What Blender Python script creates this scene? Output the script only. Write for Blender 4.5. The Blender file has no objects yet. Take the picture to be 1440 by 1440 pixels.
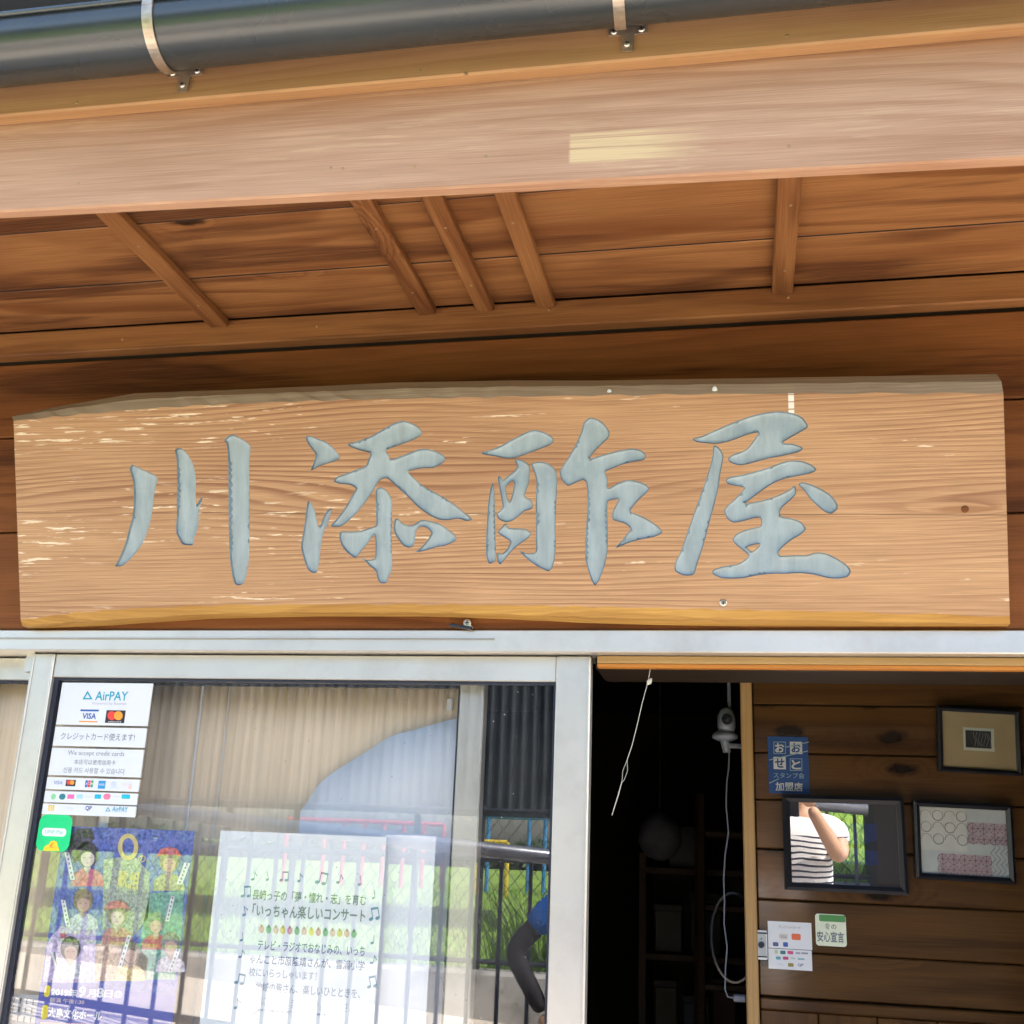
import bpy, bmesh, math, random
import numpy as np
from mathutils import Vector, Matrix, geometry

scene = bpy.context.scene
COL = scene.collection
R = math.radians
random.seed(11)
rng = np.random.default_rng(5)

# ------------------------------------------------------------------ camera
FPX, D, H = 1560.0, 2.0, 1.55
_n = np.array([330 / FPX, 485 / FPX, 1.0]); _n /= np.linalg.norm(_n)
_u = np.array([.0378, -.9575, .2861]); _u -= _n * _u.dot(_n); _u /= np.linalg.norm(_u)
_r = np.cross(-_u, _n)
CAM = np.array([0.0, -D, H])
cd = bpy.data.cameras.new('camera')
cd.sensor_width = 36; cd.lens = 36 * FPX / 1440; cd.clip_start = .02; cd.clip_end = 2000
cam = bpy.data.objects.new('camera', cd); COL.objects.link(cam)
cam.matrix_world = Matrix(((_r[0], -_r[1], -_r[2], CAM[0]), (_n[0], -_n[1], -_n[2], CAM[1]),
                           (_u[0], -_u[1], -_u[2], CAM[2]), (0, 0, 0, 1)))
scene.camera = cam

# ------------------------------------------------------------------ sky and sun
SUN = Vector((.62, .26, .80)).normalized()
world = bpy.data.worlds.new('World'); scene.world = world; world.use_nodes = True
wn = world.node_tree.nodes; wl = world.node_tree.links
sky = wn.new('ShaderNodeTexSky'); sky.sky_type = 'NISHITA'; sky.sun_disc = False
sky.sun_elevation = math.asin(SUN.z); sky.sun_rotation = math.atan2(SUN.x, SUN.y)
sky.dust_density = 3.0; sky.air_density = 1.0; sky.ozone_density = .6
wl.new(sky.outputs[0], wn['Background'].inputs[0]); wn['Background'].inputs[1].default_value = .15
sd = bpy.data.lights.new('sun', 'SUN'); sd.energy = 3.4; sd.angle = R(.53); sd.color = (1, .95, .87)
sun = bpy.data.objects.new('sun', sd); COL.objects.link(sun)
sun.rotation_euler = SUN.to_track_quat('Z', 'Y').to_euler()

scene.view_settings.view_transform = 'Standard'; scene.view_settings.look = 'None'
scene.view_settings.gamma = 1; scene.view_settings.exposure = 2.3
scene.render.engine = 'CYCLES'
scene.cycles.use_denoising = True
scene.cycles.max_bounces = 6; scene.cycles.diffuse_bounces = 3; scene.cycles.glossy_bounces = 3
scene.cycles.transparent_max_bounces = 12; scene.cycles.caustics_reflective = False; scene.cycles.caustics_refractive = False

# ------------------------------------------------------------------ photograph point -> place at a real depth
def ray(x, y):
    d = np.array([(x - 720) / FPX, (y - 720) / FPX, 1.0]); return np.array([d @ _r, d @ _n, d @ _u])
def P(x, y, Y=0.0):
    w = ray(x, y); return Vector(CAM + w * (Y + D) / w[1])
GY = .038                                       # front of the door glass
def PR(x, y, a):                                # what the door glass mirrors: a metres in front of the wall
    p = P(x, y, 2 * GY + a); return Vector((p.x, -a, p.z))

# ------------------------------------------------------------------ materials
MATS = {}
def mk(name):
    m = bpy.data.materials.new(name); m.use_nodes = True; MATS[name] = m
    nt = m.node_tree; return m, nt, nt.nodes['Principled BSDF']
class G:
    """small node helper"""
    def __init__(s, nt): s.nt = nt
    def n(s, t, **k):
        o = s.nt.nodes.new('ShaderNode' + t)
        for a, v in k.items(): setattr(o, a, v)
        return o
    def put(s, sock, v):
        if isinstance(v, bpy.types.NodeSocket): s.nt.links.new(v, sock)
        else: sock.default_value = v
    def m(s, op, a, b=0.0, c=None, clamp=False):
        o = s.n('Math', operation=op); o.use_clamp = clamp
        s.put(o.inputs[0], a); s.put(o.inputs[1], b)
        if c is not None: s.put(o.inputs[2], c)
        return o.outputs[0]
    def comb(s, x, y, z=0.0):
        o = s.n('CombineXYZ'); s.put(o.inputs[0], x); s.put(o.inputs[1], y); s.put(o.inputs[2], z); return o.outputs[0]
    def noise(s, vec, scale=1.0, detail=3.0, rough=.5, dist=0.0):
        o = s.n('TexNoise'); s.put(o.inputs['Vector'], vec); o.inputs['Scale'].default_value = scale
        o.inputs['Detail'].default_value = detail; o.inputs['Roughness'].default_value = rough; o.inputs['Distortion'].default_value = dist
        return o.outputs['Fac']
    def rng(s, v, a, b, c=0.0, d=1.0, smooth=False):
        o = s.n('MapRange'); o.clamp = True
        if smooth: o.interpolation_type = 'SMOOTHSTEP'
        s.put(o.inputs[0], v)
        for i, q in enumerate((a, b, c, d)): s.put(o.inputs[i + 1], q)
        return o.outputs[0]
    def mix(s, f, a, b, mode='MIX'):
        o = s.n('Mix', data_type='RGBA', blend_type=mode); s.put(o.inputs[0], f)
        for i, q in ((6, a), (7, b)):
            s.put(o.inputs[i], q if isinstance(q, bpy.types.NodeSocket) else (*q, 1))
        return o.outputs[2]
    def ramp(s, v, stops):
        o = s.n('ValToRGB'); e = o.color_ramp.elements
        while len(e) < len(stops): e.new(.5)
        for k, (p, c) in zip(e, stops): k.position = p; k.color = (*c, 1) if len(c) == 3 else c
        s.put(o.inputs[0], v); return o.outputs[0]
    def bump(s, h, strength, dist, bs):
        o = s.n('Bump'); o.inputs['Strength'].default_value = strength; o.inputs['Distance'].default_value = dist
        s.put(o.inputs['Height'], h); s.nt.links.new(o.outputs[0], bs.inputs['Normal'])

def wood(name, light, dark, freq=60, warp=2.0, contrast=.6, blotch=.35, stain=None, stain_amt=0.0, knots=0.0,
         flecks=0.0, fleck_col=(.85, .72, .52), rough=.6, bump=.25, spec=.3, extra=None, along=.35, fib=.25, coat=0.0, coat_rough=.2):
    m, nt, bs = mk(name); g = G(nt)
    tc = g.n('TexCoord'); oi = g.n('ObjectInfo'); sp = g.n('SeparateXYZ'); nt.links.new(tc.outputs['Object'], sp.inputs[0])
    rnd = g.m('MULTIPLY', oi.outputs['Random'], 53.0)
    x0 = sp.outputs[0]
    x = g.m('ADD', x0, rnd)
    s = g.m('ADD', g.m('ADD', sp.outputs[2], g.m('MULTIPLY', sp.outputs[1], .83)), g.m('MULTIPLY', rnd, .37))
    big = g.noise(g.comb(g.m('MULTIPLY', x, along), g.m('MULTIPLY', s, 3.2), rnd), 1.6, 2)
    s2 = g.m('ADD', g.m('MULTIPLY', s, freq), g.m('MULTIPLY', big, warp * freq * .1))
    kmask = None
    if knots:
        vo = g.n('TexVoronoi', voronoi_dimensions='2D'); g.put(vo.inputs['Vector'], g.comb(g.m('MULTIPLY', x, 3.6), g.m('MULTIPLY', s, 7.5), rnd)); vo.inputs['Scale'].default_value = 1
        wob = g.noise(g.comb(g.m('MULTIPLY', x, 30), g.m('MULTIPLY', s, 42)), 1.0, 3)
        dd = g.m('ADD', vo.outputs['Distance'], g.m('MULTIPLY', g.m('SUBTRACT', wob, .5), .16))
        gate = g.m('GREATER_THAN', g.n('SeparateColor').outputs[0], 1 - knots)
        sc = gate.node.inputs[0].links[0].from_node; nt.links.new(vo.outputs['Color'], sc.inputs[0])
        kmask = g.m('MULTIPLY', g.rng(dd, .06, .15, 1, 0, True), gate)
        halo = g.m('MULTIPLY', g.rng(dd, .05, .5, 1, 0, True), gate)
        s2 = g.m('ADD', s2, g.m('MULTIPLY', halo, 3.0))
    if extra == 'sign':                                   # the grain flows round the one knot
        dx = g.m('DIVIDE', g.m('SUBTRACT', x0, SIGN_KNOT[0]), .13); dz = g.m('DIVIDE', g.m('SUBTRACT', sp.outputs[2], SIGN_KNOT[1]), .016)
        q = g.m('ADD', g.m('MULTIPLY', dx, dx), g.m('MULTIPLY', dz, dz)); kn = g.m('DIVIDE', 1.0, g.m('ADD', q, 1.0))
        s2 = g.m('ADD', s2, g.m('MULTIPLY', kn, 3.2))
    fr = g.m('FRACT', s2)
    ring = g.ramp(fr, [(0, (0, 0, 0)), (.45, (.18, .18, .18)), (.82, (1, 1, 1)), (.93, (.75, .75, .75)), (1, (0, 0, 0))])
    ringmod = g.m('MULTIPLY', ring, g.rng(g.noise(g.comb(g.m('MULTIPLY', x, .9), g.m('MULTIPLY', s, 9), 3.3), 1.0, 2), .35, .66, .05, 1))
    fibre = g.noise(g.comb(g.m('MULTIPLY', x, 6), g.m('MULTIPLY', s, 480), 0.0), 1.0, 2, .65)
    col = g.mix(g.m('MULTIPLY', ringmod, contrast), light, dark)
    bl = g.noise(g.comb(g.m('MULTIPLY', x, 2.3), g.m('MULTIPLY', s, 8), rnd), 1.0, 2, .6)
    col = g.mix(g.rng(bl, .42, .75, 0, blotch), col, dark)
    col = g.mix(g.rng(fibre, .3, .75, 0, fib), col, tuple(c * .55 for c in dark))
    if stain:
        sb = g.noise(g.comb(g.m('MULTIPLY', x, 1.1), g.m('MULTIPLY', s, 13), g.m('MULTIPLY', rnd, 2)), 1.0, 3, .6, .5)
        col = g.mix(g.m('MULTIPLY', g.rng(sb, .50, .64, 0, stain_amt), g.rng(fibre, .25, .6, .55, 1)), col, stain)
    if kmask is not None:
        col = g.mix(g.m('MULTIPLY', kmask, .95), col, tuple(c * .13 for c in dark))
    if extra == 'fascia':                                  # a patch rubbed down to bare wood
        px0, px1, pz0, pz1 = FASCIA_PATCH
        wv = g.m('MULTIPLY', g.m('SUBTRACT', g.noise(g.comb(g.m('MULTIPLY', x0, 14), g.m('MULTIPLY', s, 130)), 1.0, 3), .5), .09)
        mx_ = g.m('MULTIPLY', g.rng(x0, px0, px0 + .004), g.rng(g.m('ADD', x0, wv), px0 + .55 * (px1 - px0), px1, 1, 0))
        mz_ = g.m('MULTIPLY', g.rng(g.m('ADD', sp.outputs[2], g.m('MULTIPLY', wv, .06)), pz0, pz0 + .006), g.rng(g.m('ADD', sp.outputs[2], g.m('MULTIPLY', wv, .05)), pz1 - .006, pz1, 1, 0))
        st = g.rng(g.noise(g.comb(g.m('MULTIPLY', x0, 2), g.m('MULTIPLY', s, 150)), 1.0, 2), .38, .55)
        col = g.mix(g.m('MULTIPLY', g.m('MULTIPLY', mx_, mz_), g.m('MULTIPLY', st, .85)), col, (.70, .52, .28))
    if extra == 'sign':
        col = g.mix(g.rng(kn, .82, .93, 0, .85), col, (.30, .15, .07))
        # pale, worn streaks, most of them left of the middle
        fn = g.noise(g.comb(g.m('MULTIPLY', x0, 13), g.m('MULTIPLY', sp.outputs[2], 150), 1.7), 1.0, 3, .62)
        fm = g.noise(g.comb(g.m('MULTIPLY', x0, 2.6), g.m('MULTIPLY', sp.outputs[2], 9), 5.1), 1.0, 2)
        left = g.rng(x0, -.95, .45, .035, -.045)
        f1 = g.m('MULTIPLY', g.rng(g.m('ADD', fn, left), .61, .66), g.rng(g.m('ADD', fm, left), .47, .58))
        col = g.mix(g.m('MULTIPLY', f1, .8), col, (.84, .72, .53))
        # the long drying crack
        cy = g.m('SUBTRACT', sp.outputs[2], g.m('ADD', SIGN_CRACK[0], g.m('ADD', g.m('MULTIPLY', x0, SIGN_CRACK[1]), g.m('MULTIPLY', g.noise(g.comb(g.m('MULTIPLY', x0, 5), 0.0), 1.0, 3), .008))))
        cr = g.m('MULTIPLY', g.rng(g.m('ABSOLUTE', cy), .0003, .0012, 1, 0), g.rng(g.noise(g.comb(g.m('MULTIPLY', x0, 2.2), 9.0), 1.0, 2), .40, .52))
        col = g.mix(g.m('MULTIPLY', cr, .8), col, (.09, .045, .025))
        # a run of dried drops over the last character
        rx_ = g.rng(g.m('ABSOLUTE', g.m('SUBTRACT', x0, SIGN_DRIP[0])), .0042, .0055, 1, 0)
        rz_ = g.m('MULTIPLY', g.m('GREATER_THAN', sp.outputs[2], SIGN_DRIP[1]), g.m('GREATER_THAN', g.noise(g.comb(0.0, g.m('MULTIPLY', sp.outputs[2], 240)), 1.0, 2), .42))
        col = g.mix(g.m('MULTIPLY', g.m('MULTIPLY', rx_, rz_), .85), col, (.85, .82, .75))
    if flecks and extra != 'sign':
        fn = g.noise(g.comb(g.m('MULTIPLY', x, 9), g.m('MULTIPLY', s, 170), 1.7), 1.0, 3, .62)
        fm = g.noise(g.comb(g.m('MULTIPLY', x, 2.2), g.m('MULTIPLY', s, 9), 5.1), 1.0, 2)
        col = g.mix(g.m('MULTIPLY', g.m('MULTIPLY', g.rng(fn, .55, .62), g.rng(fm, .5, .62)), flecks), col, fleck_col)
    nt.links.new(col, bs.inputs['Base Color'])
    g.put(bs.inputs['Roughness'], g.rng(fibre, .2, .8, rough - .1, rough + .12)); bs.inputs['Specular IOR Level'].default_value = spec
    g.bump(fibre, bump, .001, bs)
    if coat:
        bs.inputs['Coat Weight'].default_value = coat; bs.inputs['Coat Roughness'].default_value = coat_rough; bs.inputs['Coat IOR'].default_value = 1.75
    return m

def plain(name, col, rough=.5, metal=0.0, var=.12, vscale=14.0, bump=0.0, bscale=120.0, spec=.5, aniso=None, dirt=None, coat=0.0):
    m, nt, bs = mk(name); g = G(nt)
    tc = g.n('TexCoord'); mp = g.n('Mapping'); nt.links.new(tc.outputs['Object'], mp.inputs[0])
    if aniso: mp.inputs['Scale'].default_value = aniso
    nz = g.noise(mp.outputs[0], vscale, 4, .6)
    c = g.mix(g.rng(nz, .3, .7, 0, 1), tuple(q * (1 - var) for q in col), tuple(min(1, q * (1 + var)) for q in col))
    if dirt:
        dn = g.noise(tc.outputs['Object'], dirt[2], 6, .7)
        c = g.mix(g.rng(dn, .5, .72, 0, dirt[1]), c, dirt[0])
    nt.links.new(c, bs.inputs['Base Color'])
    g.put(bs.inputs['Roughness'], g.rng(nz, .2, .8, max(.02, rough - .07), min(1, rough + .07)))
    bs.inputs['Metallic'].default_value = metal; bs.inputs['Specular IOR Level'].default_value = spec
    bs.inputs['Coat Weight'].default_value = coat
    if bump: g.bump(g.noise(mp.outputs[0], bscale, 3), bump, .002, bs)
    return m

def glass(name, r0, tint=(1, 1, 1), rough=0.0, dust=0.0, streak=0.0):
    """thin pane: mirrors r0 of the light at right angles, lets the rest through"""
    m, nt, bs = mk(name); nt.nodes.remove(bs); g = G(nt); out = nt.nodes['Material Output']
    lw = g.n('LayerWeight'); lw.inputs[0].default_value = .5
    f = g.m('ADD', g.m('MULTIPLY', g.m('POWER', lw.outputs['Facing'], 5.0), 1 - r0), r0, clamp=True)
    tr = g.n('BsdfTransparent'); tr.inputs[0].default_value = (*tint, 1)
    gl = g.n('BsdfGlossy'); gl.inputs['Roughness'].default_value = rough
    if streak:
        tc = g.n('TexCoord'); bn = g.n('Bump'); bn.inputs['Strength'].default_value = streak; bn.inputs['Distance'].default_value = .01
        g.put(bn.inputs['Height'], g.noise(tc.outputs['Object'], 2.2, 1)); nt.links.new(bn.outputs[0], gl.inputs['Normal'])
    mx = g.n('MixShader'); g.put(mx.inputs[0], f); nt.links.new(tr.outputs[0], mx.inputs[1]); nt.links.new(gl.outputs[0], mx.inputs[2])
    last = mx.outputs[0]
    if dust:
        tc = g.n('TexCoord'); df = g.n('BsdfDiffuse'); df.inputs[0].default_value = (.7, .7, .68, 1)
        v = g.n('TexVoronoi'); nt.links.new(tc.outputs['Object'], v.inputs['Vector']); v.inputs['Scale'].default_value = 42
        sc = g.n('SeparateColor'); nt.links.new(v.outputs['Color'], sc.inputs[0])
        spot = g.m('MULTIPLY', g.rng(v.outputs['Distance'], .035, .07, 1, 0), g.m('GREATER_THAN', sc.outputs[0], .62))
        film = g.rng(g.noise(tc.outputs['Object'], 3.0, 5, .65), .42, .75, .0, dust)
        m2 = g.n('MixShader'); g.put(m2.inputs[0], g.m('ADD', film, g.m('MULTIPLY', spot, .5), clamp=True))
        nt.links.new(last, m2.inputs[1]); nt.links.new(df.outputs[0], m2.inputs[2]); last = m2.outputs[0]
    nt.links.new(last, out.inputs[0]); return m

# ------------------------------------------------------------------ mesh helpers
W = {}
def put(name, data, mat=None, parent=None, M=None, smooth=False, **props):
    M = M if M is not None else Matrix()
    o = bpy.data.objects.new(name, data); COL.objects.link(o); o.matrix_basis = M; W[o] = M.copy()
    if data is not None and mat is not None:
        ms = mat if isinstance(mat, (list, tuple)) else [mat]
        if not len(data.materials):
            for q in ms: data.materials.append(MATS[q] if isinstance(q, str) else q)
    if parent is not None:
        o.parent = parent; o.matrix_parent_inverse = W[parent].inverted()
    if smooth and data is not None: data.shade_smooth()
    for k, v in props.items(): o[k] = v
    return o
def thing(name, label, cat, loc=(0, 0, 0), group=None):
    o = put(name, None, M=Matrix.Translation(loc)); o['label'] = label; o['category'] = cat
    if group: o['group'] = group
    o.empty_display_size = .05
    return o
def tag(o, label, cat, group=None):
    o['label'] = label; o['category'] = cat
    if group: o['group'] = group
    return o
def mesh(v, f, name='m'):
    me = bpy.data.meshes.new(name); me.from_pydata([tuple(q) for q in v], [], f); me.validate(); me.update(); return me

class MB:
    def __init__(s): s.v = []; s.f = []
    def add(s, v, f):
        b = len(s.v); s.v += [tuple(q) for q in v]; s.f += [tuple(i + b for i in q) for q in f]; return s
    def box(s, lo, hi):
        x0, y0, z0 = lo; x1, y1, z1 = hi
        return s.add([(x0, y0, z0), (x1, y0, z0), (x1, y1, z0), (x0, y1, z0), (x0, y0, z1), (x1, y0, z1), (x1, y1, z1), (x0, y1, z1)],
                     [(0, 3, 2, 1), (4, 5, 6, 7), (0, 1, 5, 4), (1, 2, 6, 5), (2, 3, 7, 6), (3, 0, 4, 7)])
    def tube(s, pts, r, n=8, caps=True, closed=False):
        pts = [Vector(p) for p in pts]; rr = r if isinstance(r, (list, tuple)) else [r] * len(pts)
        t0 = (pts[1] - pts[0]).normalized(); a = t0.cross(Vector((.3, .5, .81))).normalized(); v = []; N = len(pts)
        for i, p in enumerate(pts):
            if closed: t = (pts[(i + 1) % N] - pts[i - 1]).normalized()
            else: t = (pts[min(i + 1, N - 1)] - pts[max(i - 1, 0)]).normalized()
            a = (a - t * a.dot(t)).normalized(); b = t.cross(a)
            for k in range(n):
                w = 2 * math.pi * k / n; v.append(p + (a * math.cos(w) + b * math.sin(w)) * rr[i])
        f = []
        for i in range(N if closed else N - 1):
            j = (i + 1) % N
            for k in range(n): f.append((i * n + k, i * n + (k + 1) % n, j * n + (k + 1) % n, j * n + k))
        if caps and not closed: f += [tuple(range(n - 1, -1, -1)), tuple((N - 1) * n + k for k in range(n))]
        return s.add(v, f)
    def lathe(s, prof, n=16, M=None):
        v = []; f = []
        for r, z in prof:
            for k in range(n):
                w = 2 * math.pi * k / n; p = Vector((r * math.cos(w), r * math.sin(w), z)); v.append(M @ p if M else p)
        for i in range(len(prof) - 1):
            for k in range(n): f.append((i * n + k, i * n + (k + 1) % n, (i + 1) * n + (k + 1) % n, (i + 1) * n + k))
        f += [tuple(range(n - 1, -1, -1)), tuple((len(prof) - 1) * n + k for k in range(n))]
        return s.add(v, f)
    def prism(s, poly, y0, y1):
        """polygon given as (x, z), thick from y0 to y1"""
        n = len(poly); v = [(x, y0, z) for x, z in poly] + [(x, y1, z) for x, z in poly]
        f = [tuple(range(n)), tuple(range(2 * n - 1, n - 1, -1))] + [(i, i + n, (i + 1) % n + n, (i + 1) % n) for i in range(n)]
        return s.add(v, f)
    def me(s, name='m'):
        me = mesh(s.v, s.f, name); bm = bmesh.new(); bm.from_mesh(me); bmesh.ops.recalc_face_normals(bm, faces=bm.faces); bm.to_mesh(me); bm.free(); return me

_cb = {}
def cbox(lx, ly, lz, b):
    """box with chamfered edges, centred"""
    key = (round(lx, 5), round(ly, 5), round(lz, 5), b)
    if key in _cb: return _cb[key].copy()
    bm = bmesh.new(); bmesh.ops.create_cube(bm, size=1)
    for v in bm.verts: v.co = (v.co.x * lx, v.co.y * ly, v.co.z * lz)
    bmesh.ops.bevel(bm, geom=list(bm.edges), offset=min(b, .45 * min(lx, ly, lz)), segments=1, affect='EDGES')
    me = bpy.data.meshes.new('box'); bm.to_mesh(me); bm.free(); _cb[key] = me; return me.copy()
def plank(name, lo, hi, mat, parent, along='X', rot=(0, 0, 0), b=.002, **props):
    """board whose long side is its own local X, so that the grain runs along it"""
    lo = Vector(lo); hi = Vector(hi); c = (lo + hi) / 2; s = hi - lo
    if along == 'X': Rm = Matrix(); L = (s.x, s.y, s.z)
    elif along == 'Y': Rm = Matrix.Rotation(R(90), 4, 'Z'); L = (s.y, s.x, s.z)
    else: Rm = Matrix.Rotation(R(-90), 4, 'Y'); L = (s.z, s.y, s.x)
    Rx = Matrix.Rotation(rot[2], 4, 'Z') @ Matrix.Rotation(rot[1], 4, 'Y') @ Matrix.Rotation(rot[0], 4, 'X')
    return put(name, cbox(*L, b), mat, parent, Matrix.Translation(c) @ Rx @ Rm, **props)
def screw(name, p, rad, mat, parent, nrm=(0, -1, 0), slot='dark_slot'):
    Mq = Matrix.Translation(p) @ Vector(nrm).to_track_quat('Z', 'Y').to_matrix().to_4x4()
    o = put(name, MB().lathe([(rad, -.002), (rad, .0004), (rad * .8, .0016), (rad * .35, .0022)], 12).me(), mat, parent, Mq, smooth=False)
    if slot: put('screw_slot', MB().box((-rad * .55, -rad * .12, .002), (rad * .55, rad * .12, .0026)).box((-rad * .12, -rad * .55, .002), (rad * .12, rad * .55, .00262)).me(), slot, o, Mq)
    return o
def nail(p, parent, nrm=(0, -1, 0), rad=.0028, mat='nail_metal'):
    Mq = Matrix.Translation(p) @ Vector(nrm).to_track_quat('Z', 'Y').to_matrix().to_4x4()
    return put('nail', MB().lathe([(rad, -.002), (rad, .0003), (rad * .6, .0009)], 8).me(), mat, parent, Mq)

# flat print -----------------------------------------------------------------
def tmesh(body, bold=0.0):
    c = bpy.data.curves.new('t', 'FONT'); c.body = body; c.resolution_u = 2; c.offset = bold; c.fill_mode = 'BOTH'
    o = bpy.data.objects.new('t', c); COL.objects.link(o)
    dg = bpy.context.evaluated_depsgraph_get(); dg.update()
    me = bpy.data.meshes.new_from_object(o.evaluated_get(dg)); bpy.data.objects.remove(o); bpy.data.curves.remove(c); me.materials.clear(); return me
def printed(body, box, Y, mat, parent, bold=0.0, ang=0.0, name='printed_text', proj=P):
    x0, y0, x1, y1 = box; xm, ym = (x0 + x1) / 2, (y0 + y1) / 2
    X0, X1 = proj(x0, ym, Y).x, proj(x1, ym, Y).x; Z0, Z1 = proj(xm, y1, Y).z, proj(xm, y0, Y).z
    me = tmesh(body, bold); co = np.array([v.co[:] for v in me.vertices]); lo, hi = co.min(0), co.max(0)
    cx, cz = (X0 + X1) / 2, (Z0 + Z1) / 2
    sx = (X1 - X0) / max(1e-6, hi[0] - lo[0]); sz = (Z1 - Z0) / max(1e-6, hi[1] - lo[1])
    for v in me.vertices: v.co = ((v.co.x - (lo[0] + hi[0]) / 2) * sx, 0, (v.co.y - (lo[1] + hi[1]) / 2) * sz)
    return put(name, me, mat, parent, Matrix.Translation((cx, Y, cz)) @ Matrix.Rotation(ang, 4, 'Y'))
def pxpoly(name, pts, Y, mat, parent, th=0.0, **props):
    """flat piece with the given outline (photograph points) on the plane Y"""
    q = [P(x, y, Y) for x, y in pts]; c = sum(q, Vector()) / len(q); poly = [(p.x - c.x, p.z - c.z) for p in q]
    if th: me = MB().prism(poly, 0, th).me()
    else: me = mesh([(x, 0, z) for x, z in poly], [tuple(range(len(poly)))])
    return put(name, me, mat, parent, Matrix.Translation(c), **props)
def ell(cx, cy, rx, ry, n=20, ang=0.0, a0=0.0, a1=2 * math.pi):
    ca, sa = math.cos(ang), math.sin(ang); o = []
    for k in range(n):
        w = a0 + (a1 - a0) * k / (n if a1 - a0 > 6.28 else n - 1)
        x, y = rx * math.cos(w), ry * math.sin(w); o.append((cx + x * ca - y * sa, cy + x * sa + y * ca))
    return o
def pxrect(name, box, Y, mat, parent, th=.0005, rad=0.0, **props):
    x0, y0, x1, y1 = box; xm, ym = (x0 + x1) / 2, (y0 + y1) / 2
    X0, X1 = P(x0, ym, Y).x, P(x1, ym, Y).x; Z0, Z1 = P(xm, y1, Y).z, P(xm, y0, Y).z
    w, h = X1 - X0, Z1 - Z0
    if rad:
        r = rad * min(w, h); poly = []
        for cx, cz, a in ((w / 2 - r, h / 2 - r, 0), (-w / 2 + r, h / 2 - r, 90), (-w / 2 + r, -h / 2 + r, 180), (w / 2 - r, -h / 2 + r, 270)):
            poly += [(cx + r * math.cos(R(a + k * 15)), cz + r * math.sin(R(a + k * 15))) for k in range(7)]
    else: poly = [(-w / 2, -h / 2), (w / 2, -h / 2), (w / 2, h / 2), (-w / 2, h / 2)]
    return put(name, MB().prism(poly, 0, th).me(), mat, parent, Matrix.Translation(((X0 + X1) / 2, Y, (Z0 + Z1) / 2)), **props)

# ------------------------------------------------------------------ the sign's own frame (leans out at the top)
TH = math.atan(.11 / .41)
S_IN = Vector((0, math.cos(TH), math.sin(TH))); S_UP = Vector((0, -math.sin(TH), math.cos(TH)))
S_O = Vector((-.52, -.052, 1.965))
MS = Matrix(((1, 0, 0, S_O.x), (0, S_IN.y, S_UP.y, S_O.y), (0, S_IN.z, S_UP.z, S_O.z), (0, 0, 0, 1)))
def SG(x, y, d=0.0):
    w = Vector(ray(x, y)); o = S_O + S_IN * d; t = (o - Vector(CAM)).dot(S_IN) / w.dot(S_IN)
    q = Vector(CAM) + w * t - o; return Vector((q.x, d, q.dot(S_UP)))
_k = SG(1357, 716); SIGN_KNOT = (_k.x, _k.z)
_a, _b = SG(500, 722), SG(1400, 724); SIGN_CRACK = (_a.z - (_b.z - _a.z) / (_b.x - _a.x) * _a.x - .004, (_b.z - _a.z) / (_b.x - _a.x))
_d = SG(1113, 583); SIGN_DRIP = (_d.x, _d.z)

_cx = -.5
def fascia_local(x, y):
    w = Vector(ray(x, y)); q = Vector(CAM) + w * ((-.616 + D) / (w.y - .05 * w.x)); return (q.x - _cx) / math.cos(math.atan(.05)), q.z - 2.5875
_p0, _p1 = fascia_local(798, 232), fascia_local(945, 178)
FASCIA_PATCH = (_p0[0], _p1[0] + .05, _p0[1], _p1[1])

# ------------------------------------------------------------------ the materials used
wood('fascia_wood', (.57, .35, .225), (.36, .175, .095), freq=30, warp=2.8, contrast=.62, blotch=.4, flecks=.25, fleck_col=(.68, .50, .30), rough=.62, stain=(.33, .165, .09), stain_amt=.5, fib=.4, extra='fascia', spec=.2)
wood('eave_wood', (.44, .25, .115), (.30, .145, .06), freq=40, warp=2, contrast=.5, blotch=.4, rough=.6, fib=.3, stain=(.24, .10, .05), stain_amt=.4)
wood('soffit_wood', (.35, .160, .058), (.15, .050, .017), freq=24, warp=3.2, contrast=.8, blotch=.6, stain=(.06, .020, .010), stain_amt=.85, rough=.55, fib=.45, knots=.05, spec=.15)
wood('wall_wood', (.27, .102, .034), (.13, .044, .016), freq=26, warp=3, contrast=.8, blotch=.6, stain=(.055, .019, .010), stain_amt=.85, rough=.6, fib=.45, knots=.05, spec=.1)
wood('sign_wood', (.575, .345, .178), (.24, .100, .050), freq=88, warp=2.0, contrast=.85, blotch=.3, rough=.66, bump=.4, extra='sign', fib=.5)
wood('sign_edge_grey', (.50, .40, .30), (.30, .22, .15), freq=70, warp=3, contrast=.6, blotch=.4, rough=.75, fib=.4, flecks=.3)
wood('sign_edge_gold', (.55, .32, .085), (.30, .13, .03), freq=50, warp=3, contrast=.7, blotch=.5, rough=.55, fib=.4)
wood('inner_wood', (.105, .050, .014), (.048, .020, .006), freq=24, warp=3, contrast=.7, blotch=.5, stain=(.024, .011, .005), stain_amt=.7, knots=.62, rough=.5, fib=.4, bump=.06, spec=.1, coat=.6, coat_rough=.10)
wood('lintel_wood', (.48, .31, .13), (.32, .18, .06), freq=60, contrast=.4, rough=.5)
wood('lintel_orange', (.55, .22, .04), (.40, .14, .02), freq=60, contrast=.4, rough=.45)
wood('shelf_wood', (.10, .055, .022), (.06, .03, .012), freq=40, rough=.5)
wood('shed_wood', (.016, .013, .012), (.010, .008, .007), freq=40, rough=.8, spec=.1)
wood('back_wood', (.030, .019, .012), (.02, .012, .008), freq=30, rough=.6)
plain('sign_paint', (.30, .365, .39), rough=.36, var=.16, vscale=9, aniso=(5, 1, 1), bump=.3, bscale=28, spec=.55, dirt=((.17, .25, .31), .55, 11))
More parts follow.
